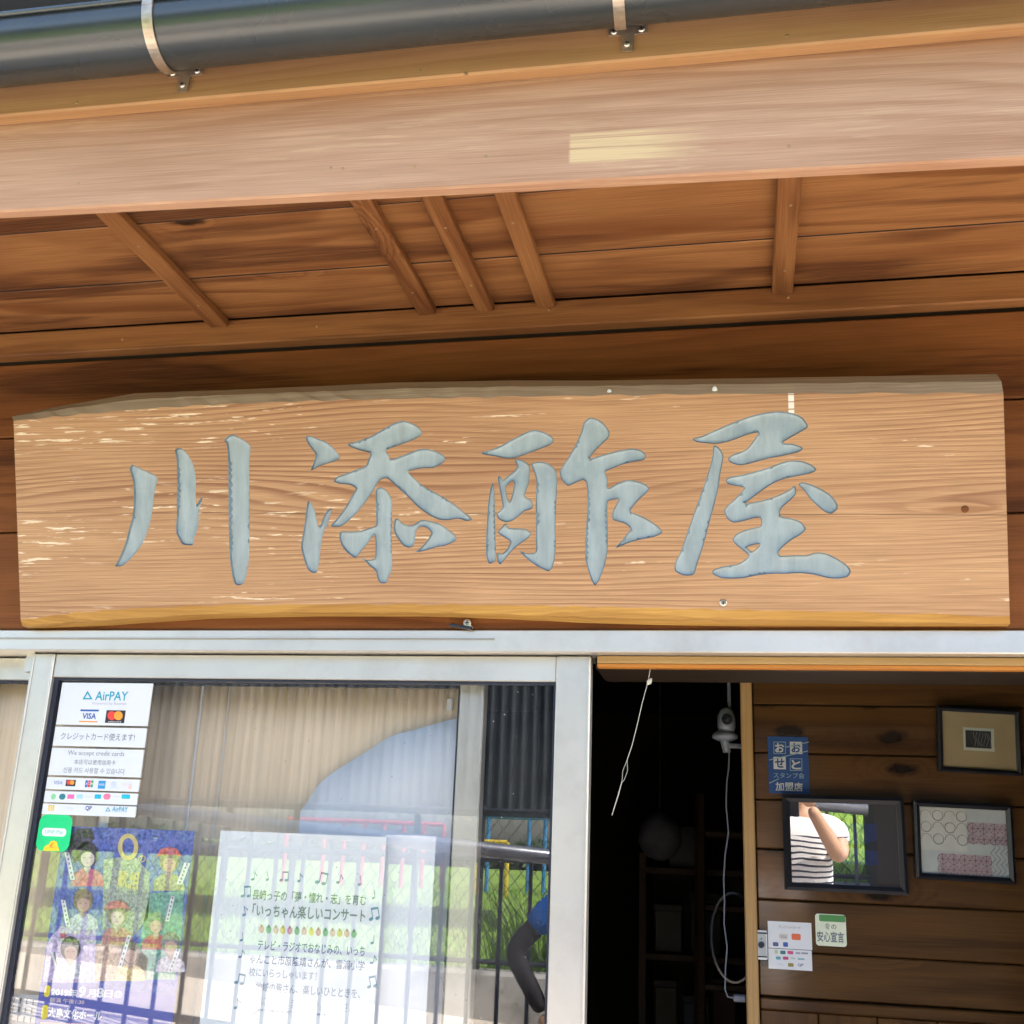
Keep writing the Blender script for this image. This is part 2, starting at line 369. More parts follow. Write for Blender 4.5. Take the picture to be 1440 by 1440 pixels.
plain('sign_paint_edge', (.15, .215, .255), rough=.5, var=.25, vscale=40)
plain('aluminium', (.68, .65, .60), rough=.33, metal=.62, var=.04, vscale=3, dirt=((.42, .38, .32), .35, 5))
plain('aluminium_lip', (.42, .39, .33), rough=.4, metal=.6, var=.08)
plain('rubber', (.014, .018, .035), rough=.5, var=.2)
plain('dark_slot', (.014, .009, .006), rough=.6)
plain('nail_metal', (.42, .27, .13), rough=.4, metal=.6, var=.2)
plain('screw_metal', (.62, .58, .52), rough=.3, metal=.9, var=.2)
plain('strap_metal', (.50, .42, .33), rough=.38, metal=.75, var=.25, vscale=30, dirt=((.22, .12, .06), .6, 22))
plain('gutter_plastic', (.026, .032, .034), rough=.27, var=.2, vscale=3, spec=.8, dirt=((.05, .05, .045), .4, 2.2))
plain('roof_metal', (.09, .10, .11), rough=.5, var=.1)
plain('blind_cloth', (.88, .72, .52), rough=.9, var=.09, aniso=(60, 1, 1.2), vscale=2.5, bump=.3, bscale=40, spec=.1)
plain('sheer_cloth', (.84, .89, .94), rough=.9, var=.04, aniso=(30, 1, 1), vscale=2, spec=.1)
plain('white_plastic', (.72, .74, .75), rough=.4, var=.04)
plain('cam_plastic', (.20, .225, .27), rough=.35, var=.04)
plain('black_plastic', (.012, .012, .014), rough=.3)
plain('cord_white', (.55, .53, .44), rough=.7)
plain('frame_black', (.012, .013, .018), rough=.35, var=.2)
plain('bundle_cloth', (.10, .10, .11), rough=.9, var=.3)
plain('mat_grey', (.05, .053, .065), rough=.9, var=.05)
plain('mat_tan', (.30, .24, .135), rough=.9, var=.06)
plain('paper', (.70, .73, .76), rough=.8, var=.03, spec=.2)
plain('flyer_paper', (.86, .92, .94), rough=.8, var=.02, spec=.2)
plain('concrete', (.40, .385, .355), rough=.9, var=.18, vscale=3, bump=.5, bscale=30, dirt=((.10, .10, .09), .8, 4.5))
plain('pavement_concrete', (.62, .55, .46), rough=.9, var=.12, vscale=1.6, bump=.4, bscale=40)
plain('asphalt', (.12, .115, .11), rough=.9, var=.2, vscale=4, bump=.5, bscale=60)
plain('field_grass', (.20, .31, .055), rough=.9, var=.3, vscale=.9, spec=.1)
plain('blade', (.21, .36, .05), rough=.6, var=.4, vscale=2.2, spec=.2)
plain('leaf_dark', (.05, .085, .03), rough=.7, var=.5, vscale=2.5)
plain('rail_paint', (.018, .022, .035), rough=.4, var=.2)
plain('rail_top', (.16, .17, .20), rough=.25, var=.1, metal=.5)
plain('wire', (.05, .055, .06), rough=.5, metal=.4)
plain('corrugate', (.020, .027, .038), rough=.45, var=.3, vscale=3)
plain('play_blue', (.04, .22, .50), rough=.4)
plain('play_red', (.50, .05, .06), rough=.4)
plain('play_yellow', (.65, .48, .05), rough=.4)
plain('skin', (.50, .30, .20), rough=.55, var=.06, spec=.3)
plain('hair', (.016, .012, .010), rough=.5, var=.3, vscale=60)
plain('shirt_blue', (.02, .12, .42), rough=.85, var=.1, spec=.1)
plain('arm_cover_cloth', (.012, .010, .016), rough=.8, var=.2)
plain('trousers', (.035, .04, .06), rough=.85, var=.2)
plain('shoe', (.05, .04, .035), rough=.6)
glass('door_glass', .115, dust=.03, streak=.012)
glass('inner_glass', .012)
glass('picture_glass', .23)
glass('picture_glass_matt', .035)
_m, _nt, _bs = mk('shirt_stripe'); _g = G(_nt); _tc = _g.n('TexCoord'); _sp = _g.n('SeparateXYZ'); _nt.links.new(_tc.outputs['Object'], _sp.inputs[0])
_z = _g.m('ADD', _sp.outputs[2], _g.m('MULTIPLY', _g.noise(_tc.outputs['Object'], 5, 2), .05))
_f = _g.m('MULTIPLY', _g.m('GREATER_THAN', _g.m('FRACT', _g.m('MULTIPLY', _z, 38)), .66), _g.m('LESS_THAN', _sp.outputs[2], 1.365))
_nt.links.new(_g.mix(_f, (.80, .80, .80), (.03, .035, .06)), _bs.inputs['Base Color']); _bs.inputs['Roughness'].default_value = .85
INK = {}
def ink(col, rough=.6):
    key = tuple(round(c, 3) for c in col)
    if key not in INK:
        m, nt, bs = mk('print_%d' % len(INK)); g = G(nt); tc = g.n('TexCoord')
        c = g.mix(g.noise(tc.outputs['Object'], 60, 3), tuple(q * .9 for q in col), tuple(min(1, q * 1.1) for q in col))
        nt.links.new(c, bs.inputs['Base Color']); bs.inputs['Roughness'].default_value = rough; INK[key] = m
    return INK[key]

def photo_ink(col):
    key = ('p',) + tuple(round(c, 3) for c in col)
    if key not in INK:
        m, nt, bs = mk('photo_print_%d' % len(INK)); g = G(nt); tc = g.n('TexCoord'); oi = g.n('ObjectInfo')
        v = g.n('VectorMath', operation='ADD'); nt.links.new(tc.outputs['Object'], v.inputs[0]); nt.links.new(oi.outputs['Random'], v.inputs[1])
        c = g.mix(g.rng(g.noise(v.outputs[0], 170, 4, .65), .36, .66), tuple(q * .45 for q in col), tuple(min(1, q * 1.25 + .05) for q in col))
        c = g.mix(g.rng(g.noise(v.outputs[0], 60, 3), .45, .7, 0, .5), c, tuple(min(1, .5 * q + .5 * w) for q, w in zip(col, (.45, .40, .62))))
        nt.links.new(c, bs.inputs['Base Color']); bs.inputs['Roughness'].default_value = .5; INK[key] = m
    return INK[key]

# ------------------------------------------------------------------ ground and terrain
XL, XR, JX = -2.7, 1.7, .60                                 # ends of the shop front; unseen jamb JX set in to dim inner planks
put('ground', mesh([(-200, -300, 0), (200, -300, 0), (200, 60, 0), (-200, 60, 0)], [(0, 1, 2, 3)]), 'asphalt', kind='structure')
pave = put('pavement', None, kind='structure')
for xx in np.arange(-6.0, 4.4, 1.5):
    for k, (y0, y1) in enumerate(((-1.5, -.002), (-3.02, -1.52))):
        plank('paving_slab', (xx + .004, y0, .002), (xx + 1.496, y1, .05), 'pavement_concrete', pave, b=.006)
put('field', mesh([(-120, -250, .74), (60, -250, .74), (60, -5.3, .74), (-120, -5.3, .74)], [(0, 1, 2, 3)]), 'field_grass', kind='structure')

# ------------------------------------------------------------------ the shop building
shop = thing('shop_building', 'timber shop front with orange brown plank wall, eave and dark open doorway', 'building', (0, 0, 0))
ZS = 2.607                                        # underside of the soffit
wall = put('outer_wall', MB().box((XL, .016, 1.937), (XR, .10, 2.75)).box((XL, .016, 0), (-1.72, .10, 1.937)).box((JX, .016, 0), (XR, .10, 1.937)).me(), 'back_wood', shop)
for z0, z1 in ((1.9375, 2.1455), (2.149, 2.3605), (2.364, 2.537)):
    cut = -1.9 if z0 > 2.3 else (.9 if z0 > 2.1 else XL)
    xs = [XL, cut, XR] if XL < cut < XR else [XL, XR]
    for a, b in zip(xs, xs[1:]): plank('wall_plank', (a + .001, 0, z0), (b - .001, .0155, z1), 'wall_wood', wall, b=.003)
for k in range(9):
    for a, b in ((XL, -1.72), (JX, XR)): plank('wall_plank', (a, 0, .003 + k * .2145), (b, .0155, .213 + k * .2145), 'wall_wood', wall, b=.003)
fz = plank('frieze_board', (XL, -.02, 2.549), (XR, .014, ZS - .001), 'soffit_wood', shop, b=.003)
EY = lambda x: -.616 + .05 * x                    # the eave runs a little out of parallel
EROT = math.atan(.05)
soff = put('soffit', MB().box((XL, -.50, ZS + .024), (XR, .1, ZS + .034)).me(), 'back_wood', shop)
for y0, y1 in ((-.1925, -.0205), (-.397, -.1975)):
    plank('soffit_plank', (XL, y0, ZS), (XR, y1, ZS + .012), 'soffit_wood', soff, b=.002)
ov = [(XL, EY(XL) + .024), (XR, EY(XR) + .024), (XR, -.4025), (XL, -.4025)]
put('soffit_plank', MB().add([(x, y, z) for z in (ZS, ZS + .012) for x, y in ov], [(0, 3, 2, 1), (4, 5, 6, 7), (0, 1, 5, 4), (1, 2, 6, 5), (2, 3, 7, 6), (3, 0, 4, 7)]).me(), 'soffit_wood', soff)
for y_ in (-.195, -.39975): put('joint_shade_strip', MB().box((XL, y_ - .0026, ZS + .0015), (XR, y_ + .0026, ZS + .011)).me(), 'dark_slot', soff)  # dark fill painted for the shadow and dirt in the plank joints
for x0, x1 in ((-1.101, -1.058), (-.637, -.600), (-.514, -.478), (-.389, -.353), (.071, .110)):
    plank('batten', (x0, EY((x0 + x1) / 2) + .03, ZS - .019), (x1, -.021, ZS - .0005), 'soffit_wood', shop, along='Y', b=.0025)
    for yy in (-.36, -.12): nail(((x0 + x1) / 2 + random.uniform(-.004, .004), yy + random.uniform(-.03, .03), ZS - .0195), shop, (0, 0, -1), .003)
for x in np.arange(-2.2, 1.4, .46): nail((x + random.uniform(-.04, .04), -.0205, 2.578 + random.uniform(-.01, .01)), fz)
# fascia board, and the proud board above it which carries the gutter
cx = (XL + XR) / 2; LX = (XR - XL) / math.cos(EROT)
fa = put('fascia_board', cbox(LX, .022, .235, .003), 'fascia_wood', shop, Matrix.Translation((cx, EY(cx) + .011, 2.470 + .1175)) @ Matrix.Rotation(EROT, 4, 'Z'))
SL = .024
ub_m = Matrix.Translation((cx, EY(cx) - .0125, 2.655 + SL * cx + .07)) @ Matrix.Rotation(EROT, 4, 'Z') @ Matrix.Rotation(-math.atan(SL), 4, 'Y')
ub = put('upper_fascia_board', cbox(LX, .025, .14, .003), 'eave_wood', shop, ub_m)
for px_, py_ in ((110, 258), (465, 236), (482, 237), (583, 234), (683, 220), (1110, 206)):
    w = Vector(ray(px_, py_)); t = (-.616 + D) / (w.y - .05 * w.x); q = Vector(CAM) + w * t; nail(q, fa, (.05, -1, 0))
for px_, py_ in ((108, 144), (590, 99), (655, 103), (1107, 50)):
    w = Vector(ray(px_, py_)); t = (-.641 + D) / (w.y - .05 * w.x); q = Vector(CAM) + w * t; nail(q, ub, (.05, -1, 0))
put('roof', MB().add([(XL - .1, -.80, 2.835), (XR + .1, -.58, 2.915), (XR + .1, 3.2, 4.0), (XL - .1, 3.2, 3.92), (XL - .1, -.80, 2.865), (XR + .1, -.58, 2.945), (XR + .1, 3.2, 4.03), (XL - .1, 3.2, 3.95)],
    [(0, 3, 2, 1), (4, 5, 6, 7), (0, 1, 5, 4), (1, 2, 6, 5), (2, 3, 7, 6), (3, 0, 4, 7)]).me(), 'roof_metal', shop)
# room behind the door
IY = .60
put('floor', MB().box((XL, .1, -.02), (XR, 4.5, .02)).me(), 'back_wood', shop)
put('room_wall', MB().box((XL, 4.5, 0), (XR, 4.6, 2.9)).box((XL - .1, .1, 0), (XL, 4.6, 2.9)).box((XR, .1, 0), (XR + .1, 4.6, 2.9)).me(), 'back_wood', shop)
put('light_block_wall', MB().box((.70, .101, .02), (.76, IY + .013, 2.32)).me(), 'back_wood', shop)  # unseen wall added to keep light off the inner planks
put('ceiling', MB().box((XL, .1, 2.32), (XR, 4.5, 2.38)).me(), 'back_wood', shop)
# aluminium track over the doors
trk = put('door_track', cbox(XR - XL - .9, .132, .041, .002), 'aluminium', shop, Matrix.Translation((-.38, .058, 1.9160)))
put('track_lip', cbox(XR - XL - .9, .006, .006, .001), 'aluminium_lip', trk, Matrix.Translation((-.38, -.0045, 1.8992)))
put('track_rib', cbox(1.38, .003, .003, .0008), 'aluminium_lip', trk, Matrix.Translation((-1.14, -.0092, 1.9185)))
plank('lintel_strip', (-.262, .024, 1.881), (JX, .047, 1.8945), 'lintel_wood', shop, b=.001)
plank('lintel_strip', (-.262, .026, 1.8735), (JX, .046, 1.8805), 'lintel_orange', shop, b=.001)
plank('lintel_beam', (-.27, .06, 1.8755), (JX, .22, 1.99), 'back_wood', shop)
# inner wall of knotty planks beside the way in
IY = .60
x_in = P(1062, 1180, IY).x; x_p0 = P(1045, 1180, IY - .02).x
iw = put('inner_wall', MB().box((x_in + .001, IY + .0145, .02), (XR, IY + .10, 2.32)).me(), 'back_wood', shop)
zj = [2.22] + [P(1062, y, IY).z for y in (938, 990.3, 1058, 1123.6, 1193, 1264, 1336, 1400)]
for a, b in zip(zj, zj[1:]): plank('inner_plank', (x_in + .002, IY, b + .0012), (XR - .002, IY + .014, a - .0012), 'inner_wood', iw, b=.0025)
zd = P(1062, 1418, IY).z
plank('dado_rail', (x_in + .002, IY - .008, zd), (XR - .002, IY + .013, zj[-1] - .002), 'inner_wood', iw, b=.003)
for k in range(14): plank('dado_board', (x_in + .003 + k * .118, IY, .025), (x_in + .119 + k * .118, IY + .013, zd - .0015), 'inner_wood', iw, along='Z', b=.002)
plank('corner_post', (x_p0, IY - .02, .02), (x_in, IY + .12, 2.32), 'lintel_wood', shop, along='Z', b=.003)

# ------------------------------------------------------------------ gutter
gut = thing('rain_gutter', 'dark green half round rain gutter hung along the eave', 'gutter', (cx, EY(cx) - .09, 2.68))
GR, GOFF, GSL = .055, -.090, .030
GM = Matrix.Translation((cx, EY(cx) + GOFF, 2.731 + GSL * cx)) @ Matrix.Rotation(EROT, 4, 'Z') @ Matrix.Rotation(-math.atan(GSL), 4, 'Y')
def half(x0, x1, r0, r1, n=22, ext=.012):
    prof = [(-r1, ext)] + [(-r1 * math.cos(math.pi * k / n), -r1 * math.sin(math.pi * k / n)) for k in range(n + 1)] + [(r1, ext), (r0, ext)]
    prof += [(r0 * math.cos(math.pi * k / n), -r0 * math.sin(math.pi * k / n)) for k in range(n + 1)] + [(-r0, ext)]
    N = len(prof); v = [(x0, a, b) for a, b in prof] + [(x1, a, b) for a, b in prof]
    return MB().add(v, [(i, (i + 1) % N, (i + 1) % N + N, i + N) for i in range(N)])
put('trough', half(-LX / 2, LX / 2, GR - .002, GR).me(), 'gutter_plastic', gut, GM, smooth=True)
put('rim', MB().tube([(-LX / 2, -GR - .0005, .013), (LX / 2, -GR - .0005, .013)], .0045, 10).me(), 'gutter_plastic', gut, GM, smooth=True)
for px_, py_ in ((262, 105), (883, 47)):
    w = Vector(ray(px_, py_)); t = (-.641 + D) / (w.y - .05 * w.x); q = Vector(CAM) + w * t
    Mb = Matrix.Translation(q) @ Matrix.Rotation(EROT, 4, 'Z')
    br = put('bracket', MB().prism([(-.028, -.005), (-.010, -.006), (-.008, -.034), (.007, -.034), (.009, -.006), (.028, -.004), (.028, .008), (.014, .012), (.006, .022), (-.006, .022), (-.014, .012), (-.028, .007)], -.0045, -.0022).me(), 'strap_metal', gut, Mb)
    for sx, sz in ((-.020, .001), (.020, .002), (-.001, -.022)): screw('screw', Mb @ Vector((sx, -.0048, sz)), .0052, 'screw_metal', br)
    n = 26; xs = (q.x - cx) - .006; v = []
    for rr in (GR + .001, GR + .0035):
        for k in range(n + 1):
            a = math.pi * (k / n) * 1.0
            v += [(xs - .008, -rr * math.cos(a), -rr * math.sin(a)), (xs + .008, -rr * math.cos(a), -rr * math.sin(a))]
    f = []; o2 = 2 * (n + 1)
    for k in range(n):
        i = 2 * k; f += [(i, i + 1, i + 3, i + 2), (o2 + i, o2 + i + 2, o2 + i + 3, o2 + i + 1), (i, i + 2, o2 + i + 2, o2 + i), (i + 1, o2 + i + 1, o2 + i + 3, i + 3)]
    put('strap', MB().add(v, f).me(), 'strap_metal', br, GM)
    put('strap_hook', MB().box((xs - .008, -GR - .004, 0), (xs + .008, -GR - .0005, .02)).me(), 'strap_metal', br, GM)

# ------------------------------------------------------------------ the carved signboard
STROKES = {
 (140, 570, 'river'): [
  [(240,430),(300,458),(360,485),(400,505),(420,535),(405,590),(395,650),(388,720),(375,800),(360,870),(340,930),(310,1000),(270,1055),(225,1110),(180,1150),(150,1165),(112,1163),(130,1130),(150,1090),(175,1030),(195,970),(215,890),(235,820),(245,740),(248,660),(245,580),(238,530),(222,480),(220,450)],
  [(545,325),(565,310),(592,312),(620,335),(650,375),(675,420),(690,480),(697,550),(695,640),(698,720),(720,690),(745,655),(735,710),(718,770),(715,860),(700,920),(685,960),(675,1008),(640,1012),(600,1005),(580,975),(556,925),(555,860),(560,780),(558,680),(562,560),(560,450),(556,380)],
  [(902,255),(925,225),(965,213),(1010,232),(1060,262),(1092,295),(1090,340),(1082,420),(1083,560),(1085,720),(1085,900),(1083,1050),(1075,1160),(1058,1240),(1040,1285),(1010,1302),(980,1292),(962,1240),(948,1150),(938,1020),(935,880),(932,720),(932,540),(930,400),(925,320),(918,275)]],
 (400, 570, 'attach'): [
  [(155,228),(180,220),(225,235),(300,265),(350,305),(385,345),(403,378),(375,400),(320,418),(265,435),(225,455),(190,475),(200,440),(218,395),(225,355),(205,325),(175,285),(158,255)],
  [(175,690),(205,725),(225,780),(240,850),(248,880),(268,850),(285,800),(315,755),(345,750),(330,800),(315,860),(290,900),(275,950),(262,1020),(255,1100),(245,1165),(235,1205),(205,1212),(170,1190),(150,1140),(130,1075),(120,1020),(130,950),(145,860),(155,780),(162,720)],
  [(455,282),(520,262),(620,225),(700,180),(780,135),(850,112),(910,125),(965,155),(993,188),(985,220),(930,250),(840,285),(735,325),(755,360),(765,392),(830,372),(900,345),(970,318),(1030,315),(1090,330),(1140,355),(1165,385),(1140,420),(1080,452),(1000,455),(930,468),(895,480),(930,520),(1000,580),(1080,625),(1160,670),(1240,725),(1300,775),(1355,820),(1320,838),(1260,820),(1180,832),(1110,825),(1040,790),(970,740),(900,670),(830,605),(770,550),(740,528),(700,535),(675,560),(640,620),(600,680),(560,735),(515,785),(470,830),(410,875),(360,880),(335,870),(370,830),(410,780),(450,720),(490,650),(515,600),(470,575),(400,568),(358,550),(375,520),(440,495),(520,465),(585,440),(605,395),(620,345),(560,330),(500,310)],
  [(660,610),(700,592),(730,608),(755,640),(778,690),(778,760),(775,900),(775,1040),(780,1120),(775,1190),(750,1250),(735,1285),(690,1285),(670,1240),(658,1195),(620,1165),(585,1130),(552,1103),(600,1118),(650,1108),(657,1050),(657,985),(648,935),(630,955),(600,1000),(560,1050),(518,1103),(480,1085),(440,1050),(410,1005),(397,950),(410,912),(480,912),(550,908),(610,888),(660,868),(663,800),(660,700)],
  [(800,822),(825,822),(850,850),(890,868),(940,860),(975,835),(1010,828),(1060,840),(1120,855),(1180,895),(1225,930),(1245,965),(1220,990),(1160,1015),(1090,1028),(1020,1050),(945,1063),(985,1030),(1030,980),(1060,930),(1050,905),(1015,880),(980,878),(955,905),(945,960),(935,1015),(895,1030),(855,1010),(820,965),(795,920),(790,870)]],
 (660, 570, 'vinegar'): [
  [(80,345),(160,320),(240,285),(320,240),(400,200),(465,177),(530,190),(580,215),(612,245),(595,280),(540,305),(460,335),(390,362),(335,380),(270,385),(190,370),(120,358)],
  [(168,557),(180,600),(183,680),(185,780),(188,900),(190,1020),(192,1110),(165,1140),(140,1142),(122,1090),(120,1000),(125,880),(132,760),(142,660),(155,590)],
  [(340,390),(380,396),(420,420),(438,450),(436,500),(430,560),(410,620),(400,660),(440,680),(460,715),(450,750),(400,765),(360,800),(310,835),(260,845),(215,825),(196,790),(215,765),(240,735),(228,660),(215,590),(205,515),(230,520),(245,540),(280,510),(330,470),(345,440),(330,405)],
  [(265,590),(310,548),(325,570),(310,640),(290,700),(275,670)],
  [(265,852),(280,885),(350,890),(410,895),(445,925),(425,960),(370,1000),(320,1040),(285,1080),(260,1110),(225,1150),(203,1125),(200,1070),(240,1070),(275,1035),(295,985),(250,955),(205,920),(230,885)],
  [(448,425),(500,408),(555,415),(600,440),(630,490),(635,560),(630,680),(625,800),(622,900),(625,1000),(620,1090),(605,1160),(575,1200),(510,1175),(440,1130),(395,1090),(362,1052),(420,1070),(480,1060),(480,960),(482,820),(480,680),(485,560),(470,490)],
  [(825,130),(865,90),(920,98),(970,130),(1012,190),(1005,235),(960,280),(910,330),(870,385),(940,365),(1010,345),(1090,325),(1180,312),(1240,325),(1278,360),(1260,395),(1180,410),(1100,430),(1030,460),(985,480),(1000,540),(1000,600),(1060,570),(1140,540),(1220,550),(1280,575),(1298,605),(1275,640),(1220,690),(1165,765),(1230,795),(1300,830),(1370,880),(1397,920),(1340,950),(1240,970),(1150,995),(1055,1035),(1100,980),(1165,890),(1110,850),(1040,830),(1035,775),(1055,730),(1080,680),(1040,685),(1000,700),(1000,820),(1002,960),(995,1080),(975,1170),(945,1250),(912,1303),(885,1270),(855,1180),(838,1090),(840,950),(850,800),(852,640),(845,560),(820,540),(770,560),(710,582),(665,535),(655,480),(680,430),(720,370),(770,280),(810,190)]],
 (930, 560, 'shop'): [
  [(228,292),(290,275),(370,240),(460,200),(560,160),(660,125),(760,103),(850,95),(950,108),(1020,140),(1060,200),(1040,225),(980,260),(900,305),(880,325),(950,330),(1000,345),(1025,365),(990,390),(930,405),(860,420),(780,435),(700,455),(620,478),(560,485),(500,465),(482,440),(510,410),(570,390),(620,365),(660,315),(700,250),(620,265),(540,295),(470,318),(400,330),(320,325),(250,315)],
  [(375,348),(400,345),(430,375),(450,420),(440,480),(425,560),(415,640),(395,730),(370,820),(345,910),(320,1010),(290,1110),(260,1200),(235,1275),(160,1282),(100,1250),(100,1190),(140,1110),(170,1020),(205,920),(240,820),(280,710),(315,610),(350,500),(370,420)],
  [(465,590),(500,568),(580,555),(680,530),(780,500),(870,465),(940,450),(1020,455),(1080,478),(1122,515),(1090,540),(1000,560),(900,580),(820,610),(740,660),(680,705),(610,760),(700,745),(780,725),(860,695),(930,660),(962,632),(975,655),(970,700),(920,750),(865,800),(865,855),(940,868),(1010,895),(1045,945),(1010,985),(950,1020),(890,1065),(850,1110),(860,1140),(950,1135),(1050,1135),(1120,1115),(1200,1125),(1280,1165),(1340,1205),(1370,1250),(1350,1290),(1280,1305),(1200,1300),(1100,1275),(1000,1265),(900,1270),(800,1270),(700,1280),(600,1300),(510,1305),(430,1300),(370,1270),(380,1240),(450,1215),(550,1200),(600,1170),(630,1140),(590,1100),(540,1060),(515,1025),(540,985),(600,955),(680,935),(720,920),(715,865),(660,870),(590,890),(520,900),(475,870),(455,820),(470,785),(530,730),(600,650),(540,635),(480,620)],
  [(620,1075),(710,1055),(690,1085),(655,1110),(640,1100)],
  [(992,618),(1030,608),(1100,630),(1170,665),(1230,705),(1270,760),(1275,800),(1230,835),(1180,820),(1120,770),(1070,720),(1035,670),(1005,640)]]}
def smooth_loop(pts, sub=3):
    p = np.array(pts, float); N = len(p); out = []
    for i in range(N):
        a, b, c, d = p[i - 1], p[i], p[(i + 1) % N], p[(i + 2) % N]
        for k in range(sub):
            t = k / sub; out.append(.5 * ((2 * b) + (c - a) * t + (2 * a - 5 * b + 4 * c - d) * t * t + (3 * b - a - 3 * c + d) * t ** 3) * .75 + (b + (c - b) * t) * .25)
    return np.array(out)
def inside(poly, q):
    x, y = q[:, 0], q[:, 1]; r = np.zeros(len(q), bool); n = len(poly)
    for i in range(n):
        x0, y0 = poly[i]; x1, y1 = poly[(i + 1) % n]
        if y0 == y1: continue
        r ^= ((y0 > y) != (y1 > y)) & (x < (x1 - x0) * (y - y0) / (y1 - y0) + x0)
    return r
def seg_dist(q, loops):
    d = np.full(len(q), 9.0)
    for lp in loops:
        a = lp; b = np.roll(lp, -1, 0); ab = b - a
        for i in range(len(a)):
            t = np.clip(((q - a[i]) @ ab[i]) / max(1e-12, ab[i] @ ab[i]), 0, 1); d = np.minimum(d, np.linalg.norm(q - a[i] - t[:, None] * ab[i], axis=1))
    return d
def cdt(loops, extra=()):
    vs, es = [], []
    for lp in loops:
        b = len(vs); vs += [Vector(p) for p in lp]; es += [(b + i, b + (i + 1) % len(lp)) for i in range(len(lp))]
    vs += [Vector(p) for p in extra]
    r = geometry.delaunay_2d_cdt(vs, es, [], 0, 1e-7)
    return np.array([v[:] for v in r[0]]), r[2]

sign = thing('shop_sign', 'long weathered wooden slab sign with four carved blue grey characters', 'sign', S_O)
W[sign] = Matrix.Translation(S_O)
ftop = [(19,592),(100,584),(200,575),(300,569),(400,565),(500,562),(600,560),(720,558),(850,556),(1000,554),(1200,553),(1411,553)]
btop = [(24,584),(75,573),(190,553),(270,550),(350,547),(450,543),(550,538),(720,535),(850,535),(970,533),(1170,530),(1402,526)]
fbot = [(29,872),(100,862),(180,856),(300,851),(450,850),(600,850),(720,851),(820,853),(920,855),(1050,858),(1170,860),(1420,867)]
bbot = [(42,884),(100,882),(150,880),(300,870),(450,867),(600,867),(720,871),(820,876),(920,879),(1050,881),(1170,881),(1417,881)]
TT = .052
ft = [SG(*p) for p in ftop]; fb = [SG(*p) for p in fbot]; bt = [SG(x, y, TT) for x, y in btop]; bb = [SG(x, y, TT * .8) for x, y in bbot]
def dens(L, m=7):
    o = []
    for a, b in zip(L, L[1:]): o += [a.lerp(b, k / m) for k in range(m)]
    return o + [L[-1]]
ft, fb, bt, bb = map(dens, (ft, fb, bt, bb))
for i, L in enumerate((ft, fb)):
    for k, p in enumerate(L): p.z += .0012 * math.sin(k * 1.7 + i) + .0008 * math.sin(k * 4.1)
side_r = [ft[-1].lerp(fb[-1], k / 10) for k in range(1, 10)]; side_l = [fb[0].lerp(ft[0], k / 10) for k in range(1, 10)]
outer = np.array([(p.x, p.z) for p in ft + side_r + fb[::-1] + side_l])
chars = {}
for (ox, oy, nm), lps in STROKES.items():
    chars[nm] = [np.array([(lambda v: (v.x, v.z))(SG(ox + x / 5.1429, oy + y / 5.1429)) for x, y in smooth_loop(lp)]) for lp in lps]
allp = [lp for v in chars.values() for lp in v]
vv, ff = cdt([outer] + allp)
cen = np.array([vv[list(f)].mean(0) for f in ff]); keep = inside(outer, cen)
for lp in allp: keep ^= inside(lp, cen)
keep &= inside(outer, cen)
b = MB(); b.add([(x, 0, z) for x, z in vv], [tuple(f) for f, k in zip(ff, keep) if k])
nface = len(b.f)
def strip(A, B_, bulge):
    mid = [a.lerp(c, .5) + Vector((0, bulge[0], bulge[1])) for a, c in zip(A, B_)]
    for Q, S_ in ((A, mid), (mid, B_)):
        b.add(Q + S_, [(i, i + 1, len(Q) + i + 1, len(Q) + i) for i in range(len(Q) - 1)])
strip(ft, bt, (-.010, .002)); n1 = len(b.f)
strip(fb, bb, (-.010, -.003)); n2 = len(b.f)
bk = [Vector((p.x, TT, p.z)) for p in bb]
b.add(bt + bk, [(i, i + 1, len(bt) + i + 1, len(bt) + i) for i in range(len(bt) - 1)])
b.add(bb + bk, [(i, i + 1, len(bt) + i + 1, len(bt) + i) for i in range(len(bt) - 1)])
for e in (0, -1):
    Ls = [ft[e]] + (side_r if e else side_l[::-1]) + [fb[e]]
    b.add(Ls + [bb[e], bk[e], bt[e]], [tuple(range(len(Ls) + 3))])
me = mesh(b.v, b.f); bm = bmesh.new(); bm.from_mesh(me)
for i, f in enumerate(bm.faces): f.material_index = 0 if i < nface else (1 if i < n1 else (2 if i < n2 else 0))
bmesh.ops.remove_doubles(bm, verts=bm.verts, dist=1e-6); bmesh.ops.recalc_face_normals(bm, faces=bm.faces); bm.to_mesh(me); bm.free()
put('board', me, ['sign_wood', 'sign_edge_grey', 'sign_edge_gold'], sign, MS)
DESC = dict(river='first carved character from the left, three upright strokes', attach='second carved character with crossing strokes', vinegar='third carved character with a boxed left half', shop='fourth carved character with a long left sweep')
